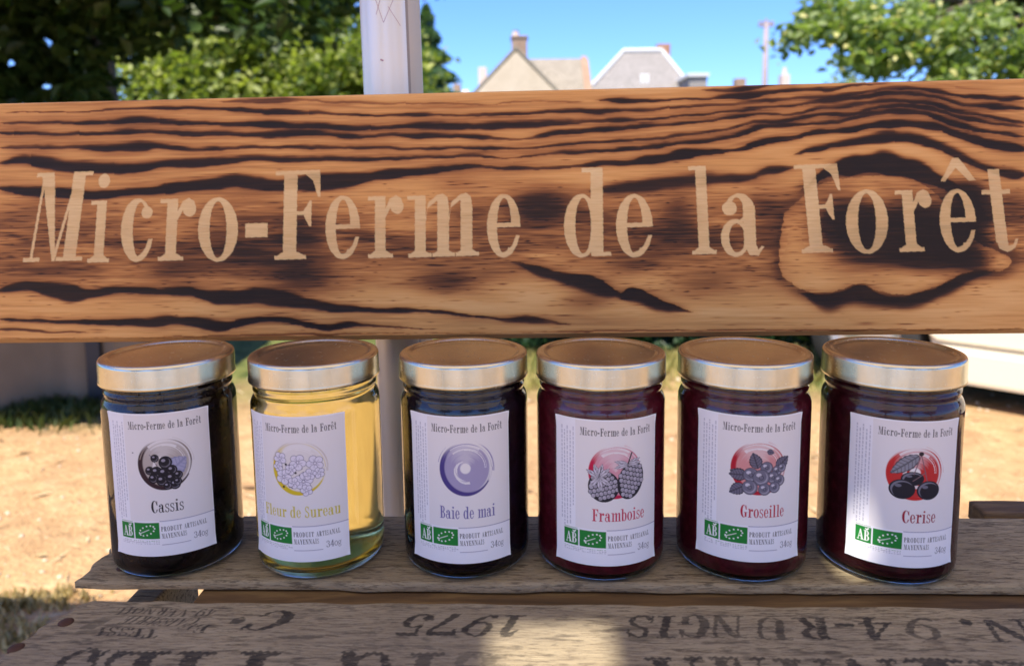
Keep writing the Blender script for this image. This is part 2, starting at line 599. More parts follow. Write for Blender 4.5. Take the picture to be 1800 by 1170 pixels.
def leaves(name, pts, size, m, parent=None, up=0.5, narrow=0.62, seed=0):
    """one bent diamond-shaped leaf of four triangles at every point"""
    r = np.random.default_rng(seed)
    n = len(pts)
    nor = r.normal(0, 1, (n, 3))
    nor[:, 2] = np.abs(nor[:, 2]) + up
    nor /= np.linalg.norm(nor, axis=1)[:, None]
    a = np.cross(nor, r.normal(0, 1, (n, 3)))
    a /= np.linalg.norm(a, axis=1)[:, None]
    b = np.cross(nor, a)
    s_ = size * r.uniform(.65, 1.3, n)[:, None]
    w = s_ * narrow
    fold = nor * s_ * .18
    P0 = pts - a * s_ * .5
    P1 = pts + b * w * .5 + fold - a * s_ * .08
    P2 = pts + a * s_ * .55
    P3 = pts - b * w * .5 + fold - a * s_ * .08
    P1b = pts + b * w * .33 + fold * .6 + a * s_ * .28
    P3b = pts - b * w * .33 + fold * .6 + a * s_ * .28
    V = np.stack([P0, P1, P1b, P2, P3b, P3], 1).reshape(-1, 3)
    base = (np.arange(n) * 6)[:, None]
    Fc = np.concatenate([base + [0, 1, 2, 3], base + [0, 3, 4, 5]], 0)
    me = mesh_from(name, V, Fc)
    ph = r.uniform(0, 6.3, 3)
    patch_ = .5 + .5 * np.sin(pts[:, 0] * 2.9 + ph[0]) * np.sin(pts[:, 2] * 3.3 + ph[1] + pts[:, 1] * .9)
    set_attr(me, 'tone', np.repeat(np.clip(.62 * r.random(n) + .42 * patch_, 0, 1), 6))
    return link(name, me, m, parent)


def clumps(center, radii, n_cl, per, cl_r, shell=0.55, seed=0, flat=0.75, zmin=None):
    r = np.random.default_rng(seed)
    d = r.normal(0, 1, (n_cl, 3))
    d /= np.linalg.norm(d, axis=1)[:, None]
    rad = shell + (1 - shell) * r.random(n_cl) ** .6
    c = np.array(center) + d * rad[:, None] * np.array(radii)
    if zmin is not None:
        c = c[c[:, 2] > zmin]
    k = r.integers(0, len(c), len(c) * per)
    off = r.normal(0, 1, (len(k), 3)) * cl_r * r.uniform(.6, 1.2, len(c))[k][:, None]
    off[:, 2] *= flat
    return c[k] + off, c


bark = mat('bark', rough=0.9)
t = NT(bark)
v = t.coords((6, 6, 1.2))
t.base(t.ramp(t.noise(v, 3, 6), [(0.3, (0.045, 0.03, 0.02)), (0.7, (0.16, 0.12, 0.085))]))
t.bump(t.noise(v, 4, 6), 0.8, 0.02)


def trunk(root, h, r0, targets, seed=0):
    mb = MB()
    r = np.random.default_rng(seed)
    mb.tube([(0, 0, -.05), (.03, 0, .25), (-.04, .03, h * .55), (0, 0, h)], [r0 * 1.35, r0, r0 * .8, r0 * .6], 12)
    for q in targets:
        q = np.array(q) - np.array(root.location)
        s0 = np.array([0, 0, h * r.uniform(.7, .98)])
        mid = s0 + (q - s0) * .5 + r.normal(0, .12, 3) + [0, 0, .15]
        mb.tube([s0, mid, q], [r0 * .42, r0 * .22, r0 * .06], 7)
    return mb.build('trunk', bark, root, True)


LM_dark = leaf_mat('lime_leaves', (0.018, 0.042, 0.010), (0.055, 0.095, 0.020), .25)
LM_mid = leaf_mat('maple_leaves', (0.085, 0.14, 0.025), (0.44, 0.46, 0.13), .4)
LM_right = leaf_mat('linden_leaves', (0.085, 0.145, 0.04), (0.36, 0.43, 0.17), .42)
LM_con = leaf_mat('needles', (0.05, 0.11, 0.045), (0.17, 0.27, 0.11), .25, .6)
LM_hedge = leaf_mat('laurel_leaves', (0.008, 0.026, 0.009), (0.02, 0.05, 0.015), .1)

# ------------------------------------------------------------------ trees
# big shady tree hanging in from the left
root = empty('shady_tree', (-3.6, 6.9, 0))
tag(root, 'big dark tree in shade hanging into the upper left corner', 'tree')
pts, cl = clumps((-3.3, 6.6, 4.5), (3.7, 3.2, 2.9), 420, 42, 0.30, .35, 3, .7, zmin=1.6)
# hanging skirt of branches that reach down towards the sign
ex = []
r_ = np.random.default_rng(11)
for k in range(150):                                   # top strip reaching right, ragged lower edge
    px = r_.uniform(-120, 640)
    low = 175 if px < 215 else (70 if px < 330 else 95)
    low += r_.normal(0, 12)
    if 215 < px < 300:
        low = 60 + r_.uniform(0, 40)
    if px > 560:
        low = r_.uniform(30, 60)
    py = r_.uniform(-160, low - 12)
    ex.append(at(px, py, Y=r_.uniform(4.3, 5.6)))
for k in range(70):
    ex.append(at(r_.uniform(-120, 205), r_.uniform(20, 190), Y=r_.uniform(4.4, 5.8)))
for q in [(262, 125), (285, 150), (300, 165), (240, 105), (250, 118), (272, 140)]:   # thin twig across the sky gap
    ex.append(at(q[0], q[1], Y=4.8))
ex = np.array(ex)
kk = r_.integers(0, len(ex), len(ex) * 30)
sk = ex[kk] + r_.normal(0, .085, (len(kk), 3)) * [1.2, 1.6, .8]
allp = np.concatenate([pts, sk])


def to_px(Q):
    d = Q - CAM
    z = d @ _fw
    return 900 + F_PX * (d @ _rt) / z, PPY - F_PX * (d @ _up) / z


qx, qy = to_px(allp)
lim = np.interp(qx, [-400, 205, 222, 245, 300, 350, 400, 450, 520, 560, 640, 700], [400, 400, 110, 96, 80, 60, 62, 58, 76, 92, 55, 30]) + rng.normal(0, 13, len(qx))
allp = allp[(qy < lim) | (qx < 200) | (rng.random(len(qx)) < .012)]
qx, qy = to_px(allp)
keep = np.ones(len(allp), bool)
for hx, hy, hr in [(18, 113, 9), (88, 76, 6), (166, 78, 7), (228, 75, 5), (205, 113, 6), (52, 52, 5), (205, 130, 11), (199, 158, 9), (222, 165, 9), (78, 155, 6), (128, 98, 5)]:
    keep &= np.hypot(qx - hx, qy - hy) > hr + 6
allp = allp[keep]
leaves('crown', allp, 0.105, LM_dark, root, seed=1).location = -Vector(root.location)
trunk(root, 3.2, .2, list(cl[:14]) + [ex[i] for i in (3, 20, 40, 155, 170)], 2)


# parasol added out of view to shade the draped table
root = empty('added_parasol', (-3.35, 3.15, 0))
tag(root, 'unseen square parasol added to shade the draped table at the left', 'parasol')
mb = MB()
c4 = [(-1.42, -1.22, 2.2), (1.42, -1.22, 2.2), (1.42, 1.25, 2.2), (-1.42, 1.25, 2.2)]
for k in range(4):
    a_, b_ = c4[k], c4[(k + 1) % 4]
    mb.face([a_, b_, (0, 0, 2.75)])
    mb.face([b_, a_, (a_[0], a_[1], 2.06), (b_[0], b_[1], 2.06)])
bmesh.ops.remove_doubles(mb.bm, verts=mb.bm.verts, dist=1e-4)
mb.build('canopy', mat('parasol_cloth', (.30, .26, .20), .9), root)
MB().tube([(0, 0, 0), (0, 0, 2.74)], .024, 14).build('pole', mat('parasol_pole', (.25, .2, .16), .5), root, True)
MB().box(-.25, .25, -.25, .25, 0, .07, .01).build('base', mat('concrete_foot', (.3, .3, .29), .9), root)

# sunlit tree behind it
root = empty('sunlit_tree', (-6.2, 18.5, 0))
tag(root, 'bright green sunlit leafy tree seen between dark branches and white pole', 'tree')
pts, cl = clumps((-5.6, 18.6, 3.0), (3.6, 2.6, 2.7), 520, 60, .36, .3, 5)
leaves('crown', pts, 0.19, LM_mid, root, seed=2).location = -Vector(root.location)
trunk(root, 2.4, .16, cl[:10], 3)

# conifer behind the pole
cx_, cy_ = at(752, 150, Y=32)[0], 32.0
root = empty('conifer', (cx_, cy_, 0))
tag(root, 'dark green pointed conifer rising just right of the white pole', 'tree')
r_ = np.random.default_rng(21)
top = at(750, 12, Y=32)[2]
hh = r_.random(15000) ** .62
rad = (1 - hh) * 3.4 * (0.72 + .28 * np.sin(hh * 55)) + .05
ang = r_.uniform(0, 2 * math.pi, len(hh))
lump = .78 + .22 * np.sin(ang * 5 + hh * 21) 
rr = rad * lump * r_.uniform(.45, 1.0, len(hh)) ** .5
P_ = np.stack([rr * np.cos(ang), rr * np.sin(ang), 1.2 + (top - 1.2) * (1 - (1 - hh)) - rr * .25], 1)
leaves('crown', P_, 0.30, LM_con, root, up=.2, narrow=.35, seed=6)
mb = MB()
mb.tube([(0, 0, -.05), (0, 0, 4), (0, 0, top - .4)], [.26, .18, .03], 10)
mb.build('trunk', bark, root, True)

# tree at the upper right
root = empty('linden_tree', (7.6, 11.0, 0))
tag(root, 'sunlit linden tree with pale blossom filling the upper right corner', 'tree')
pts, cl = clumps((7.4, 10.8, 4.9), (2.9, 2.8, 2.65), 330, 45, .27, .45, 8)
ex = []
for (x0, y0, n) in [(1440, 30, 6), (1470, 60, 5), (1420, 55, 4), (1400, 68, 2), (1500, 75, 5), (1530, 95, 5), (1560, 60, 6), (1600, 100, 6), (1540, 118, 4),
                    (1505, 120, 4), (1640, 115, 6), (1700, 110, 6), (1760, 115, 6), (1800, 90, 6), (1680, 60, 8), (1600, 40, 8), (1500, 20, 8), (1740, 40, 8), (1820, 130, 6), (1660, 130, 5)]:
    for k in range(n):
        ex.append(at(x0 + r_.normal(0, 14), y0 + r_.normal(0, 9), Y=r_.uniform(8.7, 9.8)))
ex = np.array(ex)
kk = r_.integers(0, len(ex), len(ex) * 36)
sk = ex[kk] + r_.normal(0, .10, (len(kk), 3)) * [1.1, 1.5, .75]
leaves('crown', np.concatenate([pts, sk]), 0.125, LM_right, root, seed=9).location = -Vector(root.location)
bl = ex[r_.integers(0, len(ex), 480)] + r_.normal(0, .13, (480, 3)) - [0, .1, 0]
o = leaves('blossom', bl, 0.085, leaf_mat('blossom', (0.45, 0.42, 0.12), (0.62, 0.58, 0.24), .3), root, seed=10)
o.location = -Vector(root.location)
trunk(root, 3.4, .2, list(cl[:12]) + list(ex[::14]), 4)

# low bush behind, peeping over the board
b0 = at(1490, 140, Y=24)
root = empty('far_bush', (b0[0], 24, 0))
tag(root, 'low sunlit bush top just showing over the board under the linden', 'bush')
pts, cl = clumps((b0[0], 24, b0[2] - 1.9), (1.6, 1.2, 2.0), 120, 40, .22, .6, 12)
leaves('crown', pts, 0.14, LM_mid, root, seed=13).location = -Vector(root.location)
trunk(root, 2.2, .1, cl[:5], 5)

# unseen trees added behind the viewpoint to break up reflections in lids and glass
for k, (x, y, s_) in enumerate([(-4.2, -6.5, 1.0), (.9, -8.0, 1.1), (5.2, -6.0, .95)]):
    root = empty('reflection_tree', (x, y, 0))
    tag(root, ['young leafy tree added behind the viewpoint on the left', 'taller leafy tree added straight behind the viewpoint', 'young leafy tree added behind the viewpoint on the right'][k], 'tree', 'unseen trees added for reflections')
    pts, cl = clumps((x, y, 3.6 * s_), (1.7 * s_, 1.6, 1.9 * s_), 90, 40, .28, .3, 60 + k)
    leaves('crown', pts, 0.17, LM_dark, root, seed=61 + k).location = -Vector(root.location)
    trunk(root, 2.3 * s_, .14, cl[:6], 62 + k)

# clipped hedge seen low between the jars
root = empty('hedge', (1.0, 4.55, 0))
tag(root, 'dark green clipped hedge seen between the jar lids', 'hedge')
r_ = np.random.default_rng(31)
n = 9000
P_ = np.stack([r_.uniform(-1.25, 1.25, n), r_.uniform(-.45, .45, n), r_.uniform(0.02, 1.35, n)], 1)
P_[: n * 2 // 3, 1] = -.45 + np.abs(r_.normal(0, .07, n * 2 // 3)) + .05 * np.sin(P_[: n * 2 // 3, 0] * 9)
leaves('foliage', P_, 0.075, LM_hedge, root, seed=14)
mb = MB()
for k in range(9):
    x = -1.1 + k * .275
    mb.tube([(x, 0, 0), (x + .04, .03, .6), (x - .05, 0, 1.2)], [.03, .022, .008], 6)
mb.build('stem', bark, root)

# ------------------------------------------------------------------ grass
gm = leaf_mat('grass_blades', (0.20, 0.19, 0.045), (0.55, 0.46, 0.19), .3)
gms = leaf_mat('dry_grass_blades', (0.26, 0.19, 0.07), (0.62, 0.50, 0.26), .15)
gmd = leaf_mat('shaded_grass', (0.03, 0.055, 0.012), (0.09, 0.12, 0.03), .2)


def blades(name, P, h, m, seed, label):
    r = np.random.default_rng(seed)
    n = len(P)
    a = r.uniform(0, 2 * math.pi, n)
    w = np.stack([np.cos(a), np.sin(a), 0 * a], 1) * .004
    lean = r.normal(0, .45, (n, 3))
    lean[:, 2] = 1
    H = (h * r.uniform(.5, 1.3, n))[:, None]
    tip = P + lean * H
    mid = P + lean * [.4, .4, 1] * H * .55
    V = np.stack([P - w, P + w, mid + w * .8, tip, mid - w * .8], 1).reshape(-1, 3)
    b = (np.arange(n) * 5)[:, None]
    me = mesh_from(name, V, b + np.array([0, 1, 2, 3, 4]))
    set_attr(me, 'tone', np.repeat(r.random(n), 5))
    o = link(name, me, m)
    return tag(o, label, None, kind='stuff')


r_ = np.random.default_rng(41)
Pg = []
for (px, py, sx, sy, n) in [(50, 1064, 50, 7, 190), (10, 1120, 40, 25, 160), (110, 1048, 30, 6, 90), (-30, 1085, 50, 22, 110)]:
    for k in range(n):
        q = at(px + r_.normal(0, sx), py + r_.normal(0, sy), z=0)
        Pg.append(q)
blades('grass', np.array(Pg), .026, gms, 1, 'dry grass tufts on the ground beside the crate corner')
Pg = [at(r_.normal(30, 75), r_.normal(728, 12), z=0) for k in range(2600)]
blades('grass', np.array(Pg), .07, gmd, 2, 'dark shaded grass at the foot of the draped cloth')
Pg = [np.array([r_.uniform(-1.0, 2.6), r_.uniform(3.35, 4.2), 0]) for k in range(5200)]
blades('grass', np.array(Pg), .05, gm, 3, 'sunlit thin grass in front of the hedge')

# ------------------------------------------------------------------ houses
def wall_mat(name, c0, c1, scale=1.2):
    m = mat(name, rough=0.9, spec=0.2)
    t = NT(m)
    v = t.coords()
    a = t.ramp(t.noise(v, scale, 6, .65), [(0.3, c0), (0.7, c1)])
    t.base(t.mix(0.25, a, t.ramp(t.noise(v, scale * 9, 4), [(0.3, tuple(x * .7 for x in c0)), (0.7, c1)])))
    return m


def tile_mat(name, c0, c1, row=0.28):
    m = mat(name, rough=0.85, spec=0.2)
    t = NT(m)
    v = t.coords()
    br = t.n('ShaderNodeTexBrick')
    br.inputs['Scale'].default_value = 1.0
    br.inputs['Brick Width'].default_value = row
    br.inputs['Row Height'].default_value = row * .6
    br.inputs['Mortar Size'].default_value = .012
    br.inputs['Color1'].default_value = (*c0, 1)
    br.inputs['Color2'].default_value = (*c1, 1)
    br.inputs['Mortar'].default_value = (*tuple(x * .5 for x in c0), 1)
    mp = t.n('ShaderNodeMapping')
    mp.inputs['Rotation'].default_value = (math.radians(90), 0, 0)
    t.l(v, mp.inputs[0])
    t.l(mp.outputs[0], br.inputs['Vector'])
    t.base(t.mix(.35, br.outputs['Color'], t.ramp(t.noise(v, 1.1, 5), [(.3, c0), (.7, c1)])))
    return m


M_render = wall_mat('cream_render', (0.52, 0.42, 0.29), (0.66, 0.55, 0.40), .7)
M_tiles = tile_mat('weathered_tiles', (0.26, 0.225, 0.17), (0.35, 0.305, 0.235))
M_slate = tile_mat('pale_slate', (0.245, 0.225, 0.20), (0.33, 0.30, 0.27))
M_brick = wall_mat('chimney_brick', (0.32, 0.16, 0.09), (0.44, 0.25, 0.15), 4)
M_brick2 = wall_mat('grey_chimney', (0.27, 0.18, 0.12), (0.38, 0.27, 0.19), 3)
M_zinc = mat('zinc_trim', (0.62, 0.62, 0.60), 0.5)
M_glass = mat('window_glass', (0.05, 0.06, 0.07), 0.08)
M_pot = mat('clay_pot', (0.62, 0.5, 0.42), 0.8)
M_white = mat('white_paint', (0.75, 0.74, 0.70), 0.6)

# gable house: gable wall towards us, lower wing to the right
Y = 42.0
ap = at(907, 86, Y=Y)
hw, drop = 4.4, 4.5
root = empty('gable_house', (ap[0], Y, 0))
tag(root, 'cream gable house with brick chimney on its peak and tiled wing', 'house')
za = ap[2]
ze = za - drop
gx0, gx1 = -hw, hw * .98
mb = MB()
mb.prism([(gx0, 0), (gx1, 0), (gx1, ze), (0.0, za - .12), (gx0, ze)], 'y', 0, 9)
mb.build('wall', M_render, root)
mb = MB()
for sgn, gx in ((-1, gx0), (1, gx1)):                               # two roof slopes with thickness
    ex_, ez_ = gx * 1.06, ze - drop * .06
    mb.prism([(0, za), (ex_, ez_), (ex_, ez_ + .16), (0, za + .18)], 'y', -.04, 9.1)
rf = mb.build('roof', M_tiles, root)
ch = MB()
ch.box(-.22, .60, .35, 1.5, za - 1.0, za + .62, .03)
ch.box(-.28, .66, .29, 1.56, za + .62, za + .74, .02)
c_ = ch.build('chimney', M_brick2, rf)
p_ = MB().lathe([(0, za + .74), (.2, za + .74), (.16, za + 1.05), (.2, za + 1.1), (.12, za + 1.1), (0, za + 1.05)], 14, Matrix.Translation((0.0, 1, 0)))
p_.build('chimney_pot', M_pot, c_)
c2 = MB().box(-2.05, -1.6, .6, 1.2, za - 2.7, za - .85, .02).build('chimney', M_pot, rf)
# wing
wr = at(985, 108, Y=Y + 5.2)[2]
wx1 = at(1034, 130, Y=Y + 4.4)[0] - ap[0]
mb = MB()
mb.prism([(1.9, 0), (10.2, 0), (10.2, wr - 4.2), (5.2, wr - .15), (1.9, wr - 3)], 'x', gx1 - 1.2 if False else .6, wx1 - .12)
mb.build('wall', M_render, root)
mb = MB()
mb.prism([(5.2, wr), (1.2, wr - 3.55), (1.2, wr - 3.4), (5.2, wr + .16)], 'x', .7, wx1 + .1)
mb.prism([(5.2, wr), (10.6, wr - 4.6), (10.6, wr - 4.45), (5.2, wr + .16)], 'x', .7, wx1 + .1)
mb.build('roof', M_tiles, root)
mb = MB()
mb.prism([(5.22, wr + .17), (1.15, wr - 3.42), (1.15, wr - 3.3), (5.22, wr + .30)], 'x', wx1 - .34, wx1 - .02)
mb.build('verge', wall_mat('red_verge', (0.32, 0.19, 0.12), (0.42, 0.27, 0.18)), root)
for k, (wx, wz) in enumerate([(-1.4, ze - .2), (1.4, ze - .2)]):
    f_ = MB().box(wx - .5, wx + .5, -.05, .0 - .002, wz - 1.6, wz, .01).build('window', M_white, root)
    MB().box(wx - .4, wx + .4, -.06, -.052, wz - 1.5, wz - .1).build('pane', M_glass, f_)

# hipped house
Y = 50.0
l_, r__ = at(1097, 90, Y=Y + 4), at(1165, 90, Y=Y + 4)
zr = l_[2]
el = at(1040, 152, Y=Y + 1)
er = at(1222, 152, Y=Y + 1)
root = empty('hipped_house', ((l_[0] + r__[0]) / 2, Y, 0))
tag(root, 'house with pale grey hipped slate roof, zinc ridge and orange chimney', 'house')
ox = root.location.x
sl = (l_[0] - el[0]) / (zr - el[2])
hb = zr - 5.2
xl, xr = l_[0] - ox - sl * 5.2, r__[0] - ox + (er[0] - r__[0]) / (zr - er[2]) * 5.2
mb = MB()
mb.box(xl + .3, xr - .3, .2, 8.5, 0, hb)
mb.build('wall', M_render, root)
A0, A1 = (l_[0] - ox, 4.3, zr), (r__[0] - ox, 4.3, zr)
B0, B1, B2, B3 = (xl, 0, hb), (xr, 0, hb), (xr, 8.7, hb), (xl, 8.7, hb)
mb = MB()
for f in ([B0, B1, A1, A0], [B1, B2, A1], [B2, B3, A0, A1], [B3, B0, A0], [B0, B3, B2, B1]):
    mb.face(f)
bmesh.ops.remove_doubles(mb.bm, verts=mb.bm.verts, dist=1e-4)
rf = mb.build('roof', M_slate, root)
mb = MB()
up = lambda p, k=.06: (p[0], p[1], p[2] + k)
mb.tube([up(A0), up(A1)], .17, 8)
mb.tube([up(A0), up(B0)], .12, 8)
mb.tube([up(A1), up(B1)], .12, 8)
mb.build('ridge_trim', M_zinc, rf)
mb = MB().box(A1[0] - .25, A1[0] + .65, 4.6, 5.4, zr - 1.2, zr + .55, .03)
mb.build('chimney', M_brick, rf)
for (px, py) in ((1128, 138), (1136, 138)):                          # two small roof lights
    q = at(px, py, Y=Y + 1.0)
    MB().box(q[0] - ox - .11, q[0] - ox + .11, .72, .86, q[2] - .35, q[2] + .25, .02).build('roof_light', M_white, rf)
q = at(1225, 134, Y=Y)
x0, x1 = at(1208, 134, Y=Y)[0] - ox, at(1239, 134, Y=Y)[0] - ox
MB().box(x0, x1, -.6, 4, 0, q[2] - .12, .02).build('annex', M_slate, root)
MB().box(x0 - .15, x1 + .12, -.75, 4.1, q[2] - .115, q[2] + .1, .02).build('fascia', M_zinc, root)
for k in range(3):
    wx = xl + 1.8 + k * 2.6
    f_ = MB().box(wx - .55, wx + .55, .12, .198, hb - 2.4, hb - .6, .01).build('window', M_white, root)
    MB().box(wx - .45, wx + .45, .11, .118, hb - 2.3, hb - .7).build('pane', M_glass, f_)


def low_house(name, label, pxc, py_ridge, Y, width, chim, mroof, group=None):
    q = at(pxc, py_ridge, Y=Y)
    root = empty(name, (q[0], Y, 0))
    tag(root, label, 'house', group)
    z = q[2]
    MB().prism([(0, 0), (7, 0), (7, z - 2.2), (3.5, z - .12), (0, z - 2.2)], 'x', -width / 2, width / 2).build('wall', M_render, root)
    mb = MB()
    mb.prism([(3.5, z), (-.3, z - 2.35), (-.3, z - 2.2), (3.5, z + .15)], 'x', -width / 2 - .2, width / 2 + .2)
    mb.prism([(3.5, z), (7.3, z - 2.35), (7.3, z - 2.2), (3.5, z + .15)], 'x', -width / 2 - .2, width / 2 + .2)
    rf = mb.build('roof', mroof, root)
    for (cpx, cpt, w, mm, pot) in chim:
        c = at(cpx, cpt, Y=Y + 3)
        cb = MB().box(c[0] - q[0] - w / 2, c[0] - q[0] + w / 2, 2.9, 3.6, z - .9, c[2], .03).build('chimney', mm, rf)
        if pot:
            MB().lathe([(0, c[2]), (.16, c[2]), (.12, c[2] + .45), (0, c[2] + .45)], 10, Matrix.Translation((c[0] - q[0], 3.2, 0))).build('chimney_pot', M_pot, cb)
    return root


low_house('cottage', 'far cottage showing only a brick and a cream chimney over the board', 1345, 151, 46, 7.0,
          [(1302, 138, .62, M_brick2, False), (1381, 131, .5, M_pot, True)], M_tiles)
# roof light-coloured wall left of the gable house, below the conifer
low_house('outbuilding', 'low pale outbuilding whose roof edge shows under the conifer', 772, 151, 36, 1.9, [(803, 148, .35, M_brick2, False)], M_white)

# ------------------------------------------------------------------ utility pole
q = at(1347, 40, Y=31)
root = empty('utility_pole', (q[0], 31, 0))
tag(root, 'tall concrete utility pole with short crossarm against the blue sky', 'utility pole')
M_conc = wall_mat('concrete', (0.30, 0.24, 0.24), (0.40, 0.33, 0.33), 3)
h_ = q[2]
MB().tube([(0, 0, -.1), (0, 0, h_)], [.15, .085], 10).build('post', M_conc, root, True)
mb = MB().box(-.30, .30, -.06, .06, h_ - .16, h_ - .06, .01)
mb.box(-.22, .22, -.05, .05, h_ - .02, h_ + .05, .01)
mb.build('crossarm', M_conc, root)
for x in (-.26, .26, 0):
    MB().lathe([(0, 0), (.035, 0), (.05, .04), (.03, .07), (.045, .1), (0, .13)], 10, Matrix.Translation((x, 0, h_ - .055 if x else h_ + .052))).build('insulator', mat('porcelain', (.35, .3, .3), .3), root, True)

# ------------------------------------------------------------------ parked white car at the right
A = at(1800, 690, z=.10)
B = at(1440, 632, z=.10)
d = (B - A)[:2] / np.linalg.norm((B - A)[:2])
Lc = 4.0
p_end = A[:2] + d * .97                                                 # its nose; the car runs from there towards us and out of frame
fx = -d
ny = np.array([-fx[1], fx[0]])
root = empty('parked_car', (p_end[0], p_end[1], 0), math.atan2(fx[1], fx[0]))
tag(root, 'cream white car parked on the sand at the right edge', 'car')
M_car = mat('car_paint', (0.72, 0.65, 0.50), 0.3)
M_car.node_tree.nodes['Principled BSDF'].inputs['Coat Weight'].default_value = 0.4
M_rub = mat('rubber', (0.02, 0.02, 0.02), 0.7)
M_plas = mat('dark_plastic', (0.03, 0.03, 0.032), 0.5)


def archpts(cx, r, zc, zb):
    a0 = math.asin((zb - zc) / r)
    return [(cx + r * math.cos(a), zc + r * math.sin(a)) for a in np.linspace(math.pi - a0, a0, 13)]


body = [(0.0, .24), (0.0, .56), (.1, .74), (.5, .86), (1.4, .94), (2.75, .95), (3.75, .93), (3.95, .80), (4.0, .55), (3.95, .24)] + archpts(3.3, .31, .26, .24)[::-1] + archpts(.34, .285, .25, .24)[::-1]
mb = MB().prism(body, 'y', 0.0, 1.66)
es = [e for e in mb.bm.edges if abs(e.verts[0].co.y - e.verts[1].co.y) < 1e-6]
bmesh.ops.bevel(mb.bm, geom=es, offset=.03, segments=3, affect='EDGES', clamp_overlap=True)
bd = mb.build('body', M_car, root)
mb = MB().prism([(1.45, .93), (2.25, 1.42), (3.3, 1.38), (3.75, .80)], 'y', .12, 1.54)
bmesh.ops.bevel(mb.bm, geom=[e for e in mb.bm.edges], offset=.04, segments=2, affect='EDGES')
mb.build('cabin', M_car, root)
for x0, x1, x2, x3 in ((1.7, 2.28, 2.57, 2.57), (2.65, 2.65, 3.15, 3.45)):
    MB().prism([(x0, .99), (x1, 1.36), (x2, 1.36), (x3, .99)], 'y', .108, .118).build('window', M_glass, root)
MB().box(.66, 2.97, -.035, .06, .10, .246, .018).build('sill', M_car, root)
MB().box(.66, 2.97, -.012, 0.02, .47, .50, .008).build('trim_strip', M_car, root)
MB().box(.68, 2.95, .1, 1.56, .09, .235).build('underbody', M_plas, root)
for xw in (.34, 3.3):
    for yw in (.02, 1.46):
        w_ = empty('wheel')
        w_.parent = root
        w_.location = (xw, yw, .25)
        Rw = Matrix.Rotation(math.radians(-90), 4, 'X')
        MB().lathe([(.16, .0), (.235, .0), (.25, .03), (.25, .15), (.235, .18), (.16, .18), (.16, 0)], 32, Rw).build('tyre', M_rub, w_, True)
        MB().lathe([(0, .02), (.05, .01), (.07, .03), (.14, .03), (.158, .01), (.158, .17), (0, .17)], 24, Rw).build('rim', mat('rim_metal', (.5, .5, .5), .35, .8), w_, True)
MB().box(2.64, 2.80, -.03, .02, .80, .83, .008).build('door_handle', M_plas, root)
for yy in (.18, 1.3):
    MB().box(-.012, .05, yy, yy + .2, .46, .56, .012).build('headlight', mat('lamp_glass', (.7, .7, .7), .1), root)
    MB().box(3.94, 4.01, yy, yy + .2, .55, .75, .012).build('tail_lamp', mat('red_lamp', (.4, .02, .02), .2), root)

# ------------------------------------------------------------------ draped table at the left
root = empty('draped_table', (-2.70, 3.55, 0))
tag(root, 'table with a grey-brown cloth hanging to the ground, left behind jars', 'table')
M_cloth = mat('grey_cloth', rough=.95, spec=.1)
t = NT(M_cloth)
t.base(t.ramp(t.noise(t.coords(), 3.0, 4), [(.3, (.175, .135, .085)), (.7, (.25, .195, .13))]))
xs = np.linspace(-1.3, 1.02, 260)
zs = np.linspace(0.015, .74, 40)
X, Z = np.meshgrid(xs, zs)
amp = (.03 + .12 * (1 - Z / .74)) * np.clip((1.03 - X) / .14, 0.05, 1)
q_ = X * 9 + 1.4 * np.sin(X * 3.1) + .5 * Z
fold = 1.1 * (1 - 2 * np.abs(np.sin(q_ / 2)) ** .7) + .25 * np.sin(X * 23 + 1.3 + Z * .6)
Yf = -.38 - amp * fold - .05 * (1 - Z / .74) * np.clip((1.03 - X) / .14, 0.05, 1)
side = np.array([(1.02, -.38 + k / 29 * .76) for k in range(30)])
V = np.stack([X, Yf, Z], -1).reshape(-1, 3)
nx, nz = len(xs), len(zs)
idx = np.arange(nx * nz).reshape(nz, nx)
Fq = np.stack([idx[:-1, :-1], idx[:-1, 1:], idx[1:, 1:], idx[1:, :-1]], -1).reshape(-1, 4)
ys = np.linspace(-.38, .4, 80)
Ys, Zs = np.meshgrid(ys, zs)
amp = .02 + .06 * (1 - Zs / .74)
Xs = 1.02 + (amp * np.sin(Ys * 17) + .04 * (1 - Zs / .74)) * np.clip((Ys + .38) / .1, 0, 1)
V2 = np.stack([Xs, Ys, Zs], -1).reshape(-1, 3)
idx2 = np.arange(len(ys) * nz).reshape(nz, len(ys)) + len(V)
F2 = np.stack([idx2[:-1, :-1], idx2[:-1, 1:], idx2[1:, 1:], idx2[1:, :-1]], -1).reshape(-1, 4)
V3 = np.array([(-1.3, -.40, .742), (1.04, -.40, .742), (1.04, .42, .742), (-1.3, .42, .742)])
F3 = np.array([[0, 1, 2, 3]]) + len(V) + len(V2)
link('tablecloth', mesh_from('tablecloth', np.concatenate([V, V2, V3]), np.concatenate([Fq, F2, F3])), M_cloth, root, True)
mb = MB().box(-1.28, 1.0, -.36, .38, .70, .735)
mb.build('tabletop', mat('table_wood', (.3, .2, .12), .7), root)
for x in (-1.2, .9):
    for y in (-.3, .3):
        MB().box(x - .03, x + .03, y - .03, y + .03, 0, .70).build('leg', M_plas, root)

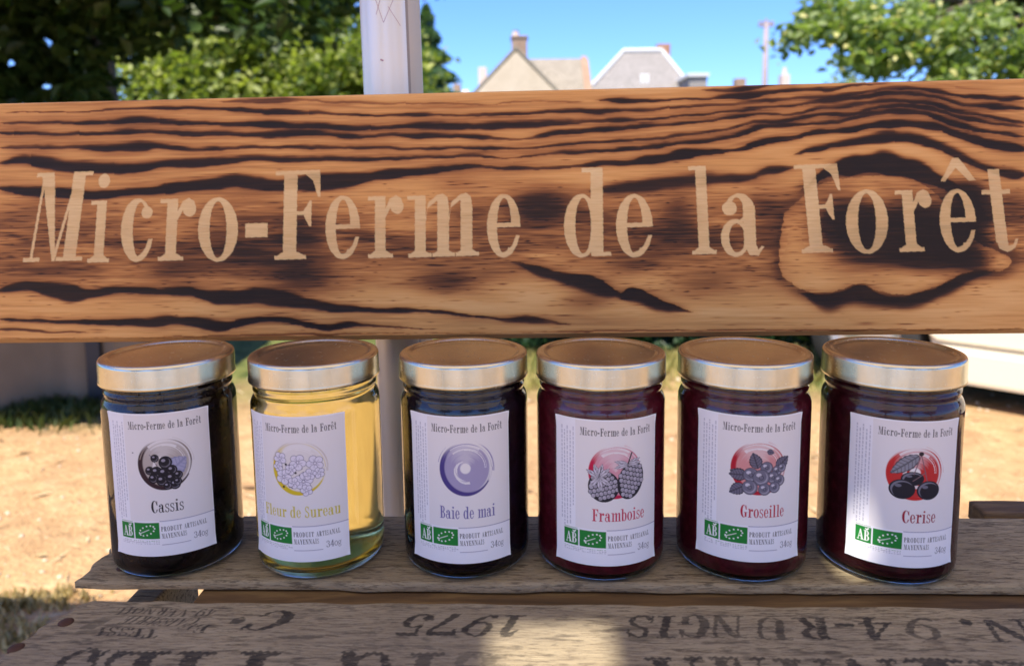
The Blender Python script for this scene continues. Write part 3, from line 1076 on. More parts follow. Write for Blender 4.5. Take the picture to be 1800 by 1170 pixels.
# ================================================================== THE STALL
# ------------------------------------------------------------------ tent: canopy with posts, shading the stall
ZC = 2.2
root = empty('market_tent', (0, 0, 0))
tag(root, 'market tent whose pale round pole stands behind the wooden board', 'tent')
M_can = bpy.data.materials.new('tent_fabric')
M_can.use_nodes = True
t = NT(M_can)
t.base(t.mix(.0, (.62, .60, .56), (.6, .6, .6)))
t.b.inputs['Roughness'].default_value = .8
tr = t.n('ShaderNodeBsdfTranslucent')
tr.inputs[0].default_value = (.66, .575, .47, 1)
mx = t.n('ShaderNodeMixShader')
mx.inputs[0].default_value = .5
t.l(t.b.outputs[0], mx.inputs[1])
t.l(tr.outputs[0], mx.inputs[2])
t.l(mx.outputs[0], t.t.nodes['Material Output'].inputs['Surface'])
kx, ky = SUN_DIR.x / SUN_DIR.z, SUN_DIR.y / SUN_DIR.z
h1 = ZC - Z0
sun_holes = [(-.012 + kx * h1, .044 + kx * h1, .262 + ky * h1, .3485 + ky * h1),  # openings added in the unseen canopy to drop sun patches on slat and jar
         (.170 + kx * (h1 - .03), .186 + kx * (h1 - .03), .372 + ky * (h1 - .03), .392 + ky * (h1 - .03))]
xs = sorted({-2.6, 2.6} | {h[0] for h in sun_holes} | {h[1] for h in sun_holes})
ys = sorted({-2.1, .56} | {h[2] for h in sun_holes} | {h[3] for h in sun_holes})
mb = MB()
for i in range(len(xs) - 1):
    for j in range(len(ys) - 1):
        mxx, myy = (xs[i] + xs[i + 1]) / 2, (ys[j] + ys[j + 1]) / 2
        if any(h[0] < mxx < h[1] and h[2] < myy < h[3] for h in sun_holes):
            continue
        mb.face([(xs[i], ys[j], ZC), (xs[i + 1], ys[j], ZC), (xs[i + 1], ys[j + 1], ZC), (xs[i], ys[j + 1], ZC)])
bmesh.ops.remove_doubles(mb.bm, verts=mb.bm.verts, dist=1e-5)
mb.build('canopy', M_can, root)
M_pole = mat('pale_aluminium', (.60, .585, .575), .36, .4)
t = NT(M_pole)
v = t.coords((30, 30, 1.2))
t.base(t.ramp(t.noise(v, 2, 4), [(.3, (.84, .79, .69)), (.7, (.90, .86, .77))]))
Rp = 0.0208
prof = []
for k in range(48):                                                    # rounded pole with two shallow grooves
    a = 2 * math.pi * k / 48
    r = Rp * (.965 if 309 < math.degrees(a) < 352 or 40 < math.degrees(a) < 80 or 215 < math.degrees(a) < 226 else 1)
    prof.append((r * math.cos(a), r * math.sin(a)))
p0, p1 = Vector(at(685, 0, Y=.553)), Vector(at(724, 905, Y=.553))
ax = (p0 - p1).normalized()
foot_ = p1 - ax * (p1.z / ax.z)
head_ = p1 + ax * ((ZC - p1.z) / ax.z)
mb = MB()
A = [mb.bm.verts.new((x + foot_.x, y + foot_.y, 0)) for x, y in prof]
B = [mb.bm.verts.new((x + head_.x, y + head_.y, ZC - .003)) for x, y in prof]
for k in range(48):
    mb.bm.faces.new((A[k], A[(k + 1) % 48], B[(k + 1) % 48], B[k]))
mb.bm.faces.new(B)
mb.bm.faces.new(A[::-1])
pole = mb.build('pole', [M_pole, mat('dim_side_tan', (.58, .51, .40), .5, .2), mat('slot_shadow', (.34, .29, .24), .6, .1)], root)
for f in pole.data.polygons:                                           # right side's dimmer reflection and groove shadow painted as tan and brown
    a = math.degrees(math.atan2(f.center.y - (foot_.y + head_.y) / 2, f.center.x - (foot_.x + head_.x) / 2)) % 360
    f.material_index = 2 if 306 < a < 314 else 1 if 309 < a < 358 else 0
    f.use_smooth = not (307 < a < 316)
M_pen = mat('pen_line', (.50, .33, .38), .6)
mb = MB()                                                              # crossed pen strokes near the top of the pole


def on_pole(px, py):
    d = _fw * F_PX + _rt * (px - 900) + _up * (PPY - py)
    dx = np.array(d)
    for s_ in np.linspace(.50 / d[1], .56 / d[1], 900):
        q = CAM + s_ * d
        c = p1 + ax * ((q[2] - p1.z) / ax.z)
        if (q[0] - c.x) ** 2 + (q[1] - c.y) ** 2 < (Rp * 1.004) ** 2:
            return q
    return CAM + .535 / d[1] * d


for a, b in (((660, 0), (674, 40)), ((691, 0), (674, 40)), ((682, 12), (704, 46)), ((668, 0), (661, 26))):
    pts = [on_pole(a[0] + (b[0] - a[0]) * k / 8, a[1] + (b[1] - a[1]) * k / 8) for k in range(9)]
    MB().tube(pts, .00016, 5).build('pen_mark', M_pen, pole)
MB().tube([on_pole(669, 105), on_pole(674, 107)], .0006, 6).build('pen_mark', M_pen, pole)
for x, y in ((-2.5, .5), (2.5, .5), (-2.5, -2.0), (2.5, -2.0)):
    MB().tube([(x, y, 0), (x, y, ZC - .003)], .02, 16).build('pole', M_pole, root, True)

# ------------------------------------------------------------------ charred board with lettering
def top_(x): return 182 - .02444 * x
def bot_(x): return 605 - .00944 * x
SC = .8
X0s, X1s = -90, 1890
Wc, Hc = int((X1s - X0s) * SC), int(430 * SC)
px_cols = X0s + np.arange(Wc) / SC


def row_of(px, py):
    return (py - top_(px)) / (bot_(px) - top_(px)) * (Hc - 1)


TO = {'A': (0, 160), 'B': (450, 150), 'C': (900, 140), 'D': (1340, 135)}
KZ = 1170 / 460


def trace(sx):
    out, cur = [], 'A'
    tok = sx.replace(',', ' ').split()
    i = 0
    while i < len(tok):
        if tok[i] in TO:
            cur = tok[i]
            i += 1
            continue
        x, y, w = (float(q) for q in tok[i:i + 3])
        i += 3
        out.append((TO[cur][0] + x / KZ, TO[cur][1] + y / KZ, w / KZ))
    return np.array(out)


char = np.zeros((Hc, Wc))
rows = np.arange(Hc)[:, None].astype(float)
fib = vnoise(Wc, Hc, 46, 1.7, 8) * .6 + vnoise(Wc, Hc, 18, 1.2, 9) * .4
long = vnoise(Wc, 3, 120, 1, 80)[0]
wob = vnoise(Wc, 3, 26, 1, 77)[0] - .5
wob2 = vnoise(Wc, 3, 9, 1, 78)[0] - .5


YC = []


def stroke(sx, k=1.0, soft_up=1.5, soft_lo=.6):
    global char
    p = trace(sx)
    p = p[np.argsort(p[:, 0])]
    yc = np.interp(px_cols, p[:, 0], p[:, 1])
    w = np.interp(px_cols, p[:, 0], p[:, 2], left=0, right=0)
    YC.append((yc, w))
    ker = np.hanning(41)
    ker /= ker.sum()
    yc = np.convolve(np.pad(yc, 20, 'edge'), ker, 'valid')
    w = np.convolve(np.pad(w, 20, 'edge'), ker, 'valid')
    sh = rng.integers(0, Wc)
    yc = yc + np.roll(wob, sh) * 2.4 + np.roll(wob2, sh) * 1.2
    w = w * (1 + np.roll(wob, sh // 2) * .5)
    rc = row_of(px_cols, yc)
    hw = np.maximum(w, 1e-3) * SC * .98
    d = (rows - rc[None]) / hw[None] + (fib - .5) * np.minimum(.9, 3.2 / hw[None])
    e_up, e_lo = soft_up * .5, soft_lo * .5
    up = np.clip((d + 1 + e_up) / (2 * e_up), 0, 1)
    lo = np.clip((1 + e_lo - d) / (2 * e_lo), 0, 1)
    v_ = up * up * (3 - 2 * up) * lo * lo * (3 - 2 * lo)
    v_ = v_ * k * (np.clip(w / 1.2, 0, 1) * np.clip(.58 + w * .085, .5, 1) * (.86 + .2 * np.roll(long, sh)))[None]
    char = np.maximum(char, v_) + .12 * np.minimum(char, v_)


def blob(tile, x, y, rx, ry, k, pw=1.0, rot=0.0):
    global char
    gx, gy = TO[tile][0] + x / KZ, TO[tile][1] + y / KZ
    dx = (px_cols[None] - gx)
    dy = (rows - row_of(gx, gy)) / SC
    c, s_ = math.cos(rot), math.sin(rot)
    d = ((dx * c + dy * s_) / (rx / KZ)) ** 2 + ((-dx * s_ + dy * c) / (ry / KZ)) ** 2
    char = np.clip(char + k * np.exp(-d ** pw), 0, 1.2)


# tone of the burn between the rings
base = np.interp(np.arange(Hc) / Hc, [0, .2, .34, .48, .62, .72, .86, 1], [.10, .10, .15, .30, .35, .27, .11, .09])[:, None]
patch = vnoise(Wc, Hc, 150, 34, 5) * .6 + vnoise(Wc, Hc, 60, 14, 6) * .4
mid = np.clip(1 - np.abs(np.arange(Hc) / Hc - .57) / .28, 0, 1)[:, None]
char += base + (patch - .5) * (.16 + .55 * mid)
char = np.clip(char, .05, .9)
for a in [('A', 1000, 700, 210, 120, .22), ('B', 210, 850, 170, 75, .42), ('B', 230, 660, 120, 80, .30), ('B', 860, 870, 150, 55, .40), ('B', 470, 640, 90, 80, .28),
          ('B', 980, 590, 120, 90, .18), ('C', 120, 560, 130, 75, .62), ('C', 740, 600, 90, 85, .38), ('C', 880, 900, 160, 60, .34), ('C', 590, 720, 240, 110, .12),
          ('C', 560, 830, 120, 40, .18), ('D', 10, 560, 70, 60, .20), ('D', 20, 700, 70, 90, .16), ('A', 560, 640, 150, 60, .10), ('A', 780, 800, 110, 50, .22), ('A', 250, 660, 180, 60, .10),
          ('C', 330, 985, 120, 45, .28), ('D', 40, 900, 110, 60, .16), ('D', 1120, 600, 80, 120, .18), ('B', 640, 700, 120, 60, .16), ('B', 900, 420, 120, 45, .16)]:
    blob(*a)
for a in [('A', 900, 960, 200, 40, -.10), ('B', 500, 560, 90, 70, -.10), ('B', 560, 930, 200, 40, -.14), ('B', 900, 990, 220, 40, -.18), ('C', 100, 960, 150, 60, -.16), ('C', 620, 880, 60, 30, -.1),
          ('C', 900, 1050, 300, 40, -.14), ('D', 700, 1070, 500, 45, -.12), ('C', 300, 420, 260, 30, -.10), ('D', 620, 320, 200, 24, -.06), ('A', 200, 950, 250, 35, -.1), ('D', 1080, 960, 120, 70, -.12)]:
    blob(*a)
# the knot
Kp = [(90, 640), (75, 760), (75, 860), (120, 915), (190, 950), (280, 975), (350, 945), (430, 912), (500, 945), (620, 975), (740, 950), (850, 895), (950, 850), (1050, 868), (1130, 830), (1080, 775), (980, 745), (915, 690),
      (850, 600), (790, 520), (700, 455), (560, 425), (450, 438), (340, 445), (240, 475), (160, 545), (100, 595)]
for _ in range(3):                                                     # round the outline off
    Kp = [q for i in range(len(Kp)) for q in ((Kp[i][0] * .75 + Kp[(i + 1) % len(Kp)][0] * .25, Kp[i][1] * .75 + Kp[(i + 1) % len(Kp)][1] * .25), (Kp[i][0] * .25 + Kp[(i + 1) % len(Kp)][0] * .75, Kp[i][1] * .25 + Kp[(i + 1) % len(Kp)][1] * .75))]
Kp = [(a + 3.2 * math.sin(b * .11 + 1) + 2.0 * math.sin(b * .27), b + 2.5 * math.sin(a * .09) + 1.6 * math.sin(a * .23)) for a, b in Kp]
Kg = np.array([(TO['D'][0] + x / KZ, row_of(TO['D'][0] + x / KZ, TO['D'][1] + y / KZ)) for x, y in Kp])
PX, RW = np.meshgrid(px_cols, np.arange(Hc).astype(float))
ins = P(*[tuple(q) for q in Kg])(PX, RW)
dist = np.full(PX.shape, 1e9)
sel = (PX > 1330) & (RW > 60)
for i in range(len(Kg)):
    a_, b_ = Kg[i], Kg[(i + 1) % len(Kg)]
    ab = b_ - a_
    L2 = (ab[0] ** 2 + (ab[1] / SC) ** 2)
    tt = np.clip(((PX[sel] - a_[0]) * ab[0] + (RW[sel] - a_[1]) / SC * ab[1] / SC) / L2, 0, 1)
    dd = np.hypot(PX[sel] - a_[0] - tt * ab[0], (RW[sel] - a_[1] - tt * ab[1]) / SC)
    q = dist[sel]
    dist[sel] = np.minimum(q, dd)
kin = np.clip(np.where(ins, dist, -dist) / 6.0 + .5, 0, 1)
char = char * (1 - kin) + kin * (.27 + (patch - .5) * .3)
inner = np.where(ins, np.exp(-((np.clip(dist, 0, 200) - 0) / 9) ** 2), 0)
out_d = np.where(~ins, np.exp(-(dist / 13) ** 2), 0)
angy = np.clip((PX - 1345) / 60, 0, 1)
char = np.clip(char + .42 * out_d * np.where(RW > Hc * .5, 1, .6) + inner * -.04, 0, 1.2)
for a in [('D', 380, 640, 130, 110, .62), ('D', 520, 700, 200, 90, .55), ('D', 700, 640, 150, 110, .50), ('D', 860, 700, 110, 95, .62), ('D', 950, 590, 80, 110, .62), ('D', 760, 790, 170, 60, .55),
          ('D', 500, 800, 160, 45, .28), ('D', 950, 820, 90, 45, .4), ('D', 900, 500, 70, 50, .4)]:
    blob(*a, 1.3)
for a in [('D', 440, 500, 120, 40, -.16), ('D', 140, 700, 60, 120, -.10), ('D', 640, 910, 160, 35, -.16), ('D', 250, 890, 110, 55, -.12), ('D', 1060, 815, 60, 34, -.30)]:
    blob(*a)
# growth rings traced as dark burnt bands
T = stroke
T("A 0 95 2 200 95 4 350 95 3 450 88 4 600 75 4 750 75 7 900 75 8 1050 80 8 B 0 112 12 150 120 10 300 122 7 450 132 7 600 132 6 750 130 8 900 130 5 1060 125 7 C 0 148 7 150 140 8 280 138 7 420 138 10 600 130 7 750 118 6 900 112 6 1000 107 8 D 0 105 8 130 95 7 330 85 10 420 70 9 560 50 6 700 50 7 800 62 8 900 85 7 1000 90 9 1170 95 9")
T("C 380 92 3 460 92 10 540 92 10 700 88 5 900 82 5 960 75 14 1080 72 14 D 0 70 10 130 60 8 300 58 8 400 40 5 500 35 3 620 34 1")
T("C 850 46 2 930 45 9 1050 40 12 D 0 42 8 90 30 4 200 26 2", .9)
T("A 0 140 4 200 140 7 400 140 9 560 132 12 640 125 12 750 130 11 850 138 11 1000 142 10 B 0 170 13 150 175 14 300 178 11 450 185 10 600 182 9 750 176 13 900 178 14 1050 175 14 C 0 200 18 120 192 16 200 185 12 340 182 9 480 175 10 620 170 7 800 155 6 950 142 6 1060 130 8 D 0 132 6 150 128 6 300 100 8 420 97 8 560 72 8 700 75 8 800 95 8 900 120 8 1050 128 12 1170 140 10")
T("A 0 180 9 150 185 8 300 184 9 500 185 10 620 175 13 720 178 11 900 190 10 1000 185 11 B 0 215 13 150 212 12 300 210 11 450 222 10 600 215 8 750 220 13 900 220 12 1060 230 9 C 0 265 4 70 262 5 130 240 11 250 232 14 400 220 12 520 210 10 700 195 6 850 182 6 950 170 5 1050 155 8 D 0 160 5 120 165 5 260 135 9 380 130 9 520 105 10 650 105 9 760 115 9 880 155 8 1000 165 7 1170 200 8")
T("A 0 247 5 150 243 9 300 245 8 480 248 13 620 240 22 700 240 15 850 255 9 1000 248 8 B 0 270 7 150 270 8 350 270 7 470 275 7 600 272 7 750 280 7 900 272 7 1050 275 8 C 0 305 4 120 295 6 250 278 8 400 272 7 550 262 7 700 248 7 850 232 6 950 220 7 1050 192 7 D 0 195 6 100 195 7 250 165 8 400 165 8 500 130 8 640 122 8 760 135 10 900 185 8 1000 195 9 1100 210 6 1170 220 7")
T("A 0 318 6 100 300 18 200 310 25 300 335 27 400 330 27 520 340 25 640 335 18 740 315 17 850 318 18 1000 305 15 B 0 318 14 150 322 12 300 320 10 450 325 10 600 318 10 750 315 7 900 308 8 1000 305 9 1080 318 3 C 0 342 4 130 330 7 250 318 10 400 315 10 550 302 10 700 285 9 850 268 9 1000 245 9 1080 215 10 D 0 218 9 200 205 8 380 190 9 480 160 11 620 150 13 740 160 12 860 205 12 950 230 8 1170 260 7")
T("A 0 425 12 100 435 18 250 445 22 380 455 20 480 455 20 600 440 15 720 430 18 830 415 28 940 410 25 1050 390 25 B 0 430 28 100 440 30 250 428 32 400 415 28 520 398 22 640 385 20 760 372 18 900 355 12 1050 355 8 C 0 388 8 150 388 7 300 378 8 400 368 14 520 362 16 660 350 18 750 330 22 860 318 14 960 315 6 1000 312 4 1040 300 12 1100 275 14 D 0 285 12 120 270 9 250 240 10 400 235 14 500 205 14 640 205 17 760 212 17 880 255 17 1000 290 16 1170 315 20", 1.0, .9, .45)
T("D 150 345 3 200 320 14 300 300 13 420 285 20 520 262 22 660 262 22 760 290 24 860 330 22 950 380 20 1050 415 18 1170 430 20")
T("C 360 490 10 420 480 22 540 470 28 640 460 35 750 445 38 870 430 30 1000 430 22 1090 430 14 D 0 412 20 60 412 18 110 400 12 140 390 4", .85, 1.4, .9)
T("D 190 500 6 220 470 18 260 425 26 340 395 33 450 380 45 540 375 45 640 392 45 720 420 38 790 455 28 860 490 26 930 540 30 980 590 30 1010 640 10", 1.0, .7, .25)
T("D 180 960 8 220 985 24 300 1010 36 360 985 38 430 958 42 500 990 36 560 1005 26 640 1003 24 740 982 26 850 930 28 930 885 25 1000 868 12 1030 860 3", .95, .22, 1.9)
T("C 0 808 4 60 825 14 150 862 24 280 892 36 400 925 36 450 945 20 480 955 6", .95, .3, 1.3)
T("C 490 965 14 520 948 30 560 952 42 640 995 34 740 1022 10 800 1040 3", .95, .25, 1.3)
T("B 1080 1045 4 1150 1050 12 C 30 1065 22 130 1075 12 240 1090 6 260 1092 2", .9, .6, .8)
T("A 0 885 15 120 858 20 220 880 32 320 895 35 420 905 20 480 885 18 600 880 15 720 888 14 850 890 18 950 915 32 1060 920 40 B 0 930 36 150 955 30 300 985 18 450 998 14 600 1008 12 700 1000 9 850 1015 7 1000 1030 6 1120 1045 5", 1.0, .8, .5)
T("A 0 1015 9 100 1022 6 280 1028 7 450 1030 10 560 1030 20 660 1035 25 760 1020 20 880 1030 24 980 1055 22 1060 1035 15 B 0 1045 12 100 1045 14 200 1058 14 320 1085 16 400 1065 12 550 1070 5 700 1085 3 800 1095 1", 1.0, .9, .4)
T("A 0 1065 8 60 1062 9 150 1072 6 350 1078 4 420 1080 1", .9)
T("A 980 48 2 1050 45 8 B 0 65 12 100 65 12 200 66 5 300 72 6 500 76 5 700 78 4 900 82 4 1050 88 3 C 0 95 4 200 97 4 330 95 3", .7)
T("A 0 1105 2 600 1100 2 1000 1094 4 B 0 1115 5 300 1112 5 500 1110 3 900 1108 2 C 0 1130 2 350 1122 4 700 1122 3 D 0 1130 3 400 1130 5 900 1130 3 1170 1125 3", .8, .5, .5)
def faint(yc, k, wd):
    global char
    ker = np.hanning(61)
    ker /= ker.sum()
    yc = np.convolve(np.pad(yc, 30, 'edge'), ker, 'valid')
    sh = rng.integers(0, Wc)
    rc = row_of(px_cols, yc + np.roll(wob, sh) * 2.0)
    d = (rows - rc[None]) / (wd * SC) + (fib - .5) * .8
    char = np.maximum(char, char + k * np.exp(-d * d) * (.35 + .9 * np.roll(long, sh))[None] * (1 - char))


tops = [YC[i][0] for i in (0, 3, 4, 5, 6, 7)]
for a, b in zip(tops, tops[1:]):
    gap = np.abs(b - a)
    for q in (.36, .66):
        faint(a + (b - a) * q, .20, 2.2)
faint(tops[0] - 13, .28, 2.4)
faint(tops[0] - 24, .16, 2.2)
for i in (16, 17):
    for off in (-26, -15, 17, 29):
        faint(YC[i][0] + off, .16, 2.4)
def blur(a, n, axis):
    k = np.hanning(2 * n + 3)[1:-1]
    k /= k.sum()
    return np.apply_along_axis(lambda q: np.convolve(np.pad(q, n, 'edge'), k, 'valid'), axis, a)


soft = blur(blur(char, 9, 0), 26, 1)
char = np.maximum(char, .42 * np.clip(soft * 1.45, 0, 1) + .58 * char)
char = char * .72 + .28 * blur(char, 3, 0)
char = char + (vnoise(Wc, Hc, 120, 2.6, 21) - .5) * .10 * (char > .5)
# fine darker fibres running along the board
char = char + (fib - .5) * (.10 + .34 * mid * (char > .25))
for k in range(1500):                                                    # short resin ticks
    x = rng.uniform(0, Wc)
    y = Hc * np.clip(rng.normal(.62, .16), .08, .95)
    L, w_ = rng.uniform(4, 24), rng.uniform(.35, .8)
    j0, j1, i0, i1 = int(y - 3), int(y + 4), int(max(0, x - L)), int(min(Wc, x + L))
    if j0 < 0 or j1 > Hc or i1 - i0 < 3:
        continue
    gx, gy = np.meshgrid(np.arange(i0, i1), np.arange(j0, j1))
    char[j0:j1, i0:i1] += rng.uniform(.08, .40) * np.exp(-((gx - x) / (L * .5)) ** 2 - ((gy - y) / w_) ** 2)
char = np.clip(char, 0, 1)

# lettering, pale unburnt wood
pc = Canvas(Wc, Hc, 1)
sgn = [('M', 37, 104, 457, .13), ('i', 153, 38, 458, .07), ('c', 210, 57, 456, .02), ('r', 277, 62, 455, .05), ('o', 348, 70, 455, 0), ('-', 431, 42, 457, 0),
       ('F', 482, 79, 453, .02), ('e', 572, 62, 451, 0), ('r', 647, 61, 450, 0), ('m', 716, 120, 449, 0), ('e', 856, 60, 448, 0),
       ('d', 992, 81, 448, -.01), ('e', 1084, 66, 448, -.02), ('l', 1217, 43, 443.6, -.05), ('a', 1268, 76, 446, -.04),
       ('F', 1410, 78, 441, -.10), ('o', 1489, 74, 441, -.03), ('r', 1582, 62, 439, -.09), ('ê', 1655, 65, 439, -.05), ('t', 1739, 54, 438, -.13)]
for ch, x, w_, yb, lean in sgn:
    k = (Hc - 1) / (bot_(x) - top_(x))
    cap = 155 * k
    pc.glyph(ch, (x - X0s) * SC, row_of(x, yb), w_ * SC, cap, 1.0, 1.0, 1, jit=.22, lean=lean * cap / (w_ * SC / GL[ch][0]), slope=-.015)
paint = pc.a[..., 0] * np.clip(.92 + (patch - .5) * .75 + (fib - .5) * .3, .5, 1)

ap_, bp_ = .4895, -.0455                                                # the board's plane: y = ap + bp * x


def on_board(px, py):
    d = _fw * F_PX + _rt * (px - 900) + _up * (PPY - py)
    return CAM + d * ap_ / (d[1] - bp_ * d[0])


Tp = np.array([on_board(x, top_(x)) for x in px_cols])
Bp = np.array([on_board(x, bot_(x)) for x in px_cols])
vv = np.linspace(0, 1, Hc)[:, None, None]
G = Tp[None] * (1 - vv) + Bp[None] * vv
nb = np.array([bp_, -1.0, 0])
nb /= np.linalg.norm(nb)                                                # towards us
v1 = vv[:, 0, 0]
back = .0040 * np.clip((v1 - .977) / .023, 0, 1) + .0012 * np.clip((.006 - v1) / .006, 0, 1)      # eased lower and upper edges
relief = -.00035 * char                                                  # burnt grain lies a little deeper
G = G + nb * (relief[..., None] - back[:, None, None])
V = G.reshape(-1, 3)
idx = np.arange(Hc * Wc).reshape(Hc, Wc)
Fq = np.stack([idx[:-1, :-1], idx[1:, :-1], idx[1:, 1:], idx[:-1, 1:]], -1).reshape(-1, 4)
th = .024
rim = np.concatenate([idx[0, :], idx[1:, -1], idx[-1, -2::-1], idx[-2:0:-1, 0]])
Vb = V[rim] - nb * th
nb0 = len(V)
k_ = np.arange(len(rim))
Fs = np.stack([rim, rim[(k_ + 1) % len(rim)], nb0 + (k_ + 1) % len(rim), nb0 + k_], -1)
root = empty('sign_board', (0, .5, Z0 + .115))
tag(root, 'charred wooden board with pale lettering Micro-Ferme de la Forêt', 'sign')
me = mesh_from('board', np.concatenate([V, Vb]), np.concatenate([Fq, Fs]))
set_attr(me, 'char', np.concatenate([char.ravel(), np.full(len(rim), .25)]))
set_attr(me, 'paint', np.concatenate([paint.ravel(), np.zeros(len(rim))]))
M_board = mat('charred_pine', rough=.5, spec=.28)
t = NT(M_board)
v = t.coords((14, 14, 420))
fn = t.noise(v, 1.6, 5, .6)
fn2 = t.noise(t.coords((60, 60, 900)), 1.2, 3)
c = t.attr('char').outputs['Fac']
c2 = t.math('ADD', c, t.math('MULTIPLY', t.math('SUBTRACT', fn, .5), .34), True)
wood = t.ramp(c2, [(0.0, (.88, .50, .195)), (.15, (.77, .39, .130)), (.36, (.49, .205, .066)), (.58, (.19, .070, .027)), (.8, (.045, .020, .013)), (1.0, (.016, .010, .009))])
let = t.ramp(t.math('ADD', t.math('MULTIPLY', fn2, .7), t.math('MULTIPLY', c, .45)), [(.2, (.95, .70, .38)), (.85, (.72, .48, .22))])
t.base(t.mix(t.attr('paint').outputs['Fac'], wood, let))
t.l(t.math('ADD', t.math('MULTIPLY', fn2, .16), .42), t.b.inputs['Roughness'])
t.b.inputs['Coat Weight'].default_value = .03
t.b.inputs['Coat Roughness'].default_value = .3
t.bump(t.math('ADD', fn2, fn), .12, .0004)
brd = link('board', me, M_board, root, False)
brd.location = -Vector(root.location)
mb = MB()                                                               # clamp that holds the board to the pole
cb = p1 + ax * ((Z0 + .2 - p1.z) / ax.z)
yb0 = ap_ + bp_ * cb.x + .0245
mb.box(cb.x - .03, cb.x + .03, yb0, cb.y - Rp + .004, Z0 + .17, Z0 + .23, .003)
o = mb.build('bracket', mat('steel', (.4, .4, .4), .4, .9), root)
o.location = -Vector(root.location)

# ------------------------------------------------------------------ wooden crates
M_slat = mat('weathered_slat', rough=.85, spec=.25)
t = NT(M_slat)
v = t.coords((34, 240, 240))
n1 = t.noise(v, 1.3, 6, .65, .3)
n2 = t.noise(t.coords((9, 40, 40)), 1.0, 4)
n3 = t.noise(t.coords((70, 420, 420)), 1.0, 4, .7)
cc = t.ramp(n1, [(.25, (.155, .115, .070)), (.45, (.325, .262, .165)), (.75, (.475, .395, .262))])
cc = t.mix(t.math('MULTIPLY', n2, .55), cc, (.31, .26, .175))
fl = t.ramp(n3, [(.38, (0, 0, 0)), (.46, (1, 1, 1))])
cc = t.mix(fl, t.mix(.68, cc, (.04, .028, .018)), cc)
n5 = t.noise(t.coords((75, 620, 620)), 1.5, 5, .75)
cc = t.mix(t.math('MULTIPLY', t.ramp(n5, [(.50, (0, 0, 0)), (.64, (1, 1, 1))]), .72), cc, (.085, .058, .038))
n6 = t.noise(t.coords((4, 9, 9)), 1.2, 4)
cc = t.mix(t.math('MULTIPLY', t.ramp(n6, [(.45, (0, 0, 0)), (.7, (1, 1, 1))]), .4), cc, (.17, .15, .13))
ink = t.attr('ink').outputs['Fac']
wear = t.ramp(t.noise(t.coords((110, 330, 100)), 1.8, 5, .75), [(.33, (0.05, .05, .05)), (.44, (1, 1, 1))])
cc = t.mix(t.math('MULTIPLY', t.math('MULTIPLY', ink, wear), .93), cc, (.022, .019, .018))
t.base(cc)
t.bump(t.math('ADD', t.math('ADD', n1, t.math('MULTIPLY', n3, .6)), t.math('MULTIPLY', n5, .8)), .6, .0012)
M_brown = mat('stained_batten', rough=.8)
t = NT(M_brown)
v = t.coords((7, 50, 90))
t.base(t.ramp(t.noise(v, 1.6, 6, .65, .6), [(.3, (.035, .020, .009)), (.5, (.11, .064, .026)), (.75, (.22, .145, .06))]))
M_nail = mat('rusty_nail', (.075, .032, .018), .75, .3)


def plank(name, x0, x1, y0, y1, ztop, th, step, parent, seed, skew=0.0, ink=None, chip=0.0, m=None):
    r = np.random.default_rng(seed)
    nx, ny = max(4, int((x1 - x0) / step)), max(6, int((y1 - y0) / step))
    u, w = np.linspace(0, 1, nx), np.linspace(0, 1, ny)
    U_, W_ = np.meshgrid(u, w)
    e0 = (vnoise(nx, 3, .02 / step, 1, seed)[0] - .5) * .0022
    e1 = (vnoise(nx, 3, .02 / step, 1, seed + 1)[0] - .5) * .0022
    f0 = (vnoise(ny, 3, .006 / step, 1, seed + 2)[0] - .5) * .003
    yb = y0 + e0[None] * (1 - W_) + (y1 - y0) * W_ + e1[None] * W_
    xb = x0 + (x1 - x0) * U_ + (1 - U_) * (skew * (W_ - .5) * (y1 - y0) + f0[:, None] + chip * np.clip((W_ - .8) / .2, 0, 1) ** 1.5)
    dx = np.minimum(U_ * (x1 - x0), (1 - U_) * (x1 - x0))
    dy = np.minimum(W_ * (y1 - y0), (1 - W_) * (y1 - y0))
    dm = np.minimum(dx, dy)
    z = ztop - .0011 * np.clip(1 - dm / .0024, 0, 1) ** 2 - .0004 * vnoise(nx, ny, .03 / step, .004 / step, seed + 3)
    V = np.stack([xb, yb, z], -1).reshape(-1, 3)
    idx = np.arange(nx * ny).reshape(ny, nx)
    Fq = np.stack([idx[:-1, :-1], idx[:-1, 1:], idx[1:, 1:], idx[1:, :-1]], -1).reshape(-1, 4)
    rim = np.concatenate([idx[0, :], idx[1:, -1], idx[-1, -2::-1], idx[-2:0:-1, 0]])
    Vb = V[rim].copy()
    Vb[:, 2] = ztop - th
    k = np.arange(len(rim))
    Fs = np.stack([rim, len(V) + k, len(V) + (k + 1) % len(rim), rim[(k + 1) % len(rim)]], -1)
    me = mesh_from(name, np.concatenate([V, Vb]), np.concatenate([Fq, Fs]))
    a = np.zeros(len(V) + len(Vb))
    if ink is not None:
        a[:len(V)] = ink(xb, yb).ravel()
    set_attr(me, 'ink', a)
    return link(name, me, m or M_slat, parent)


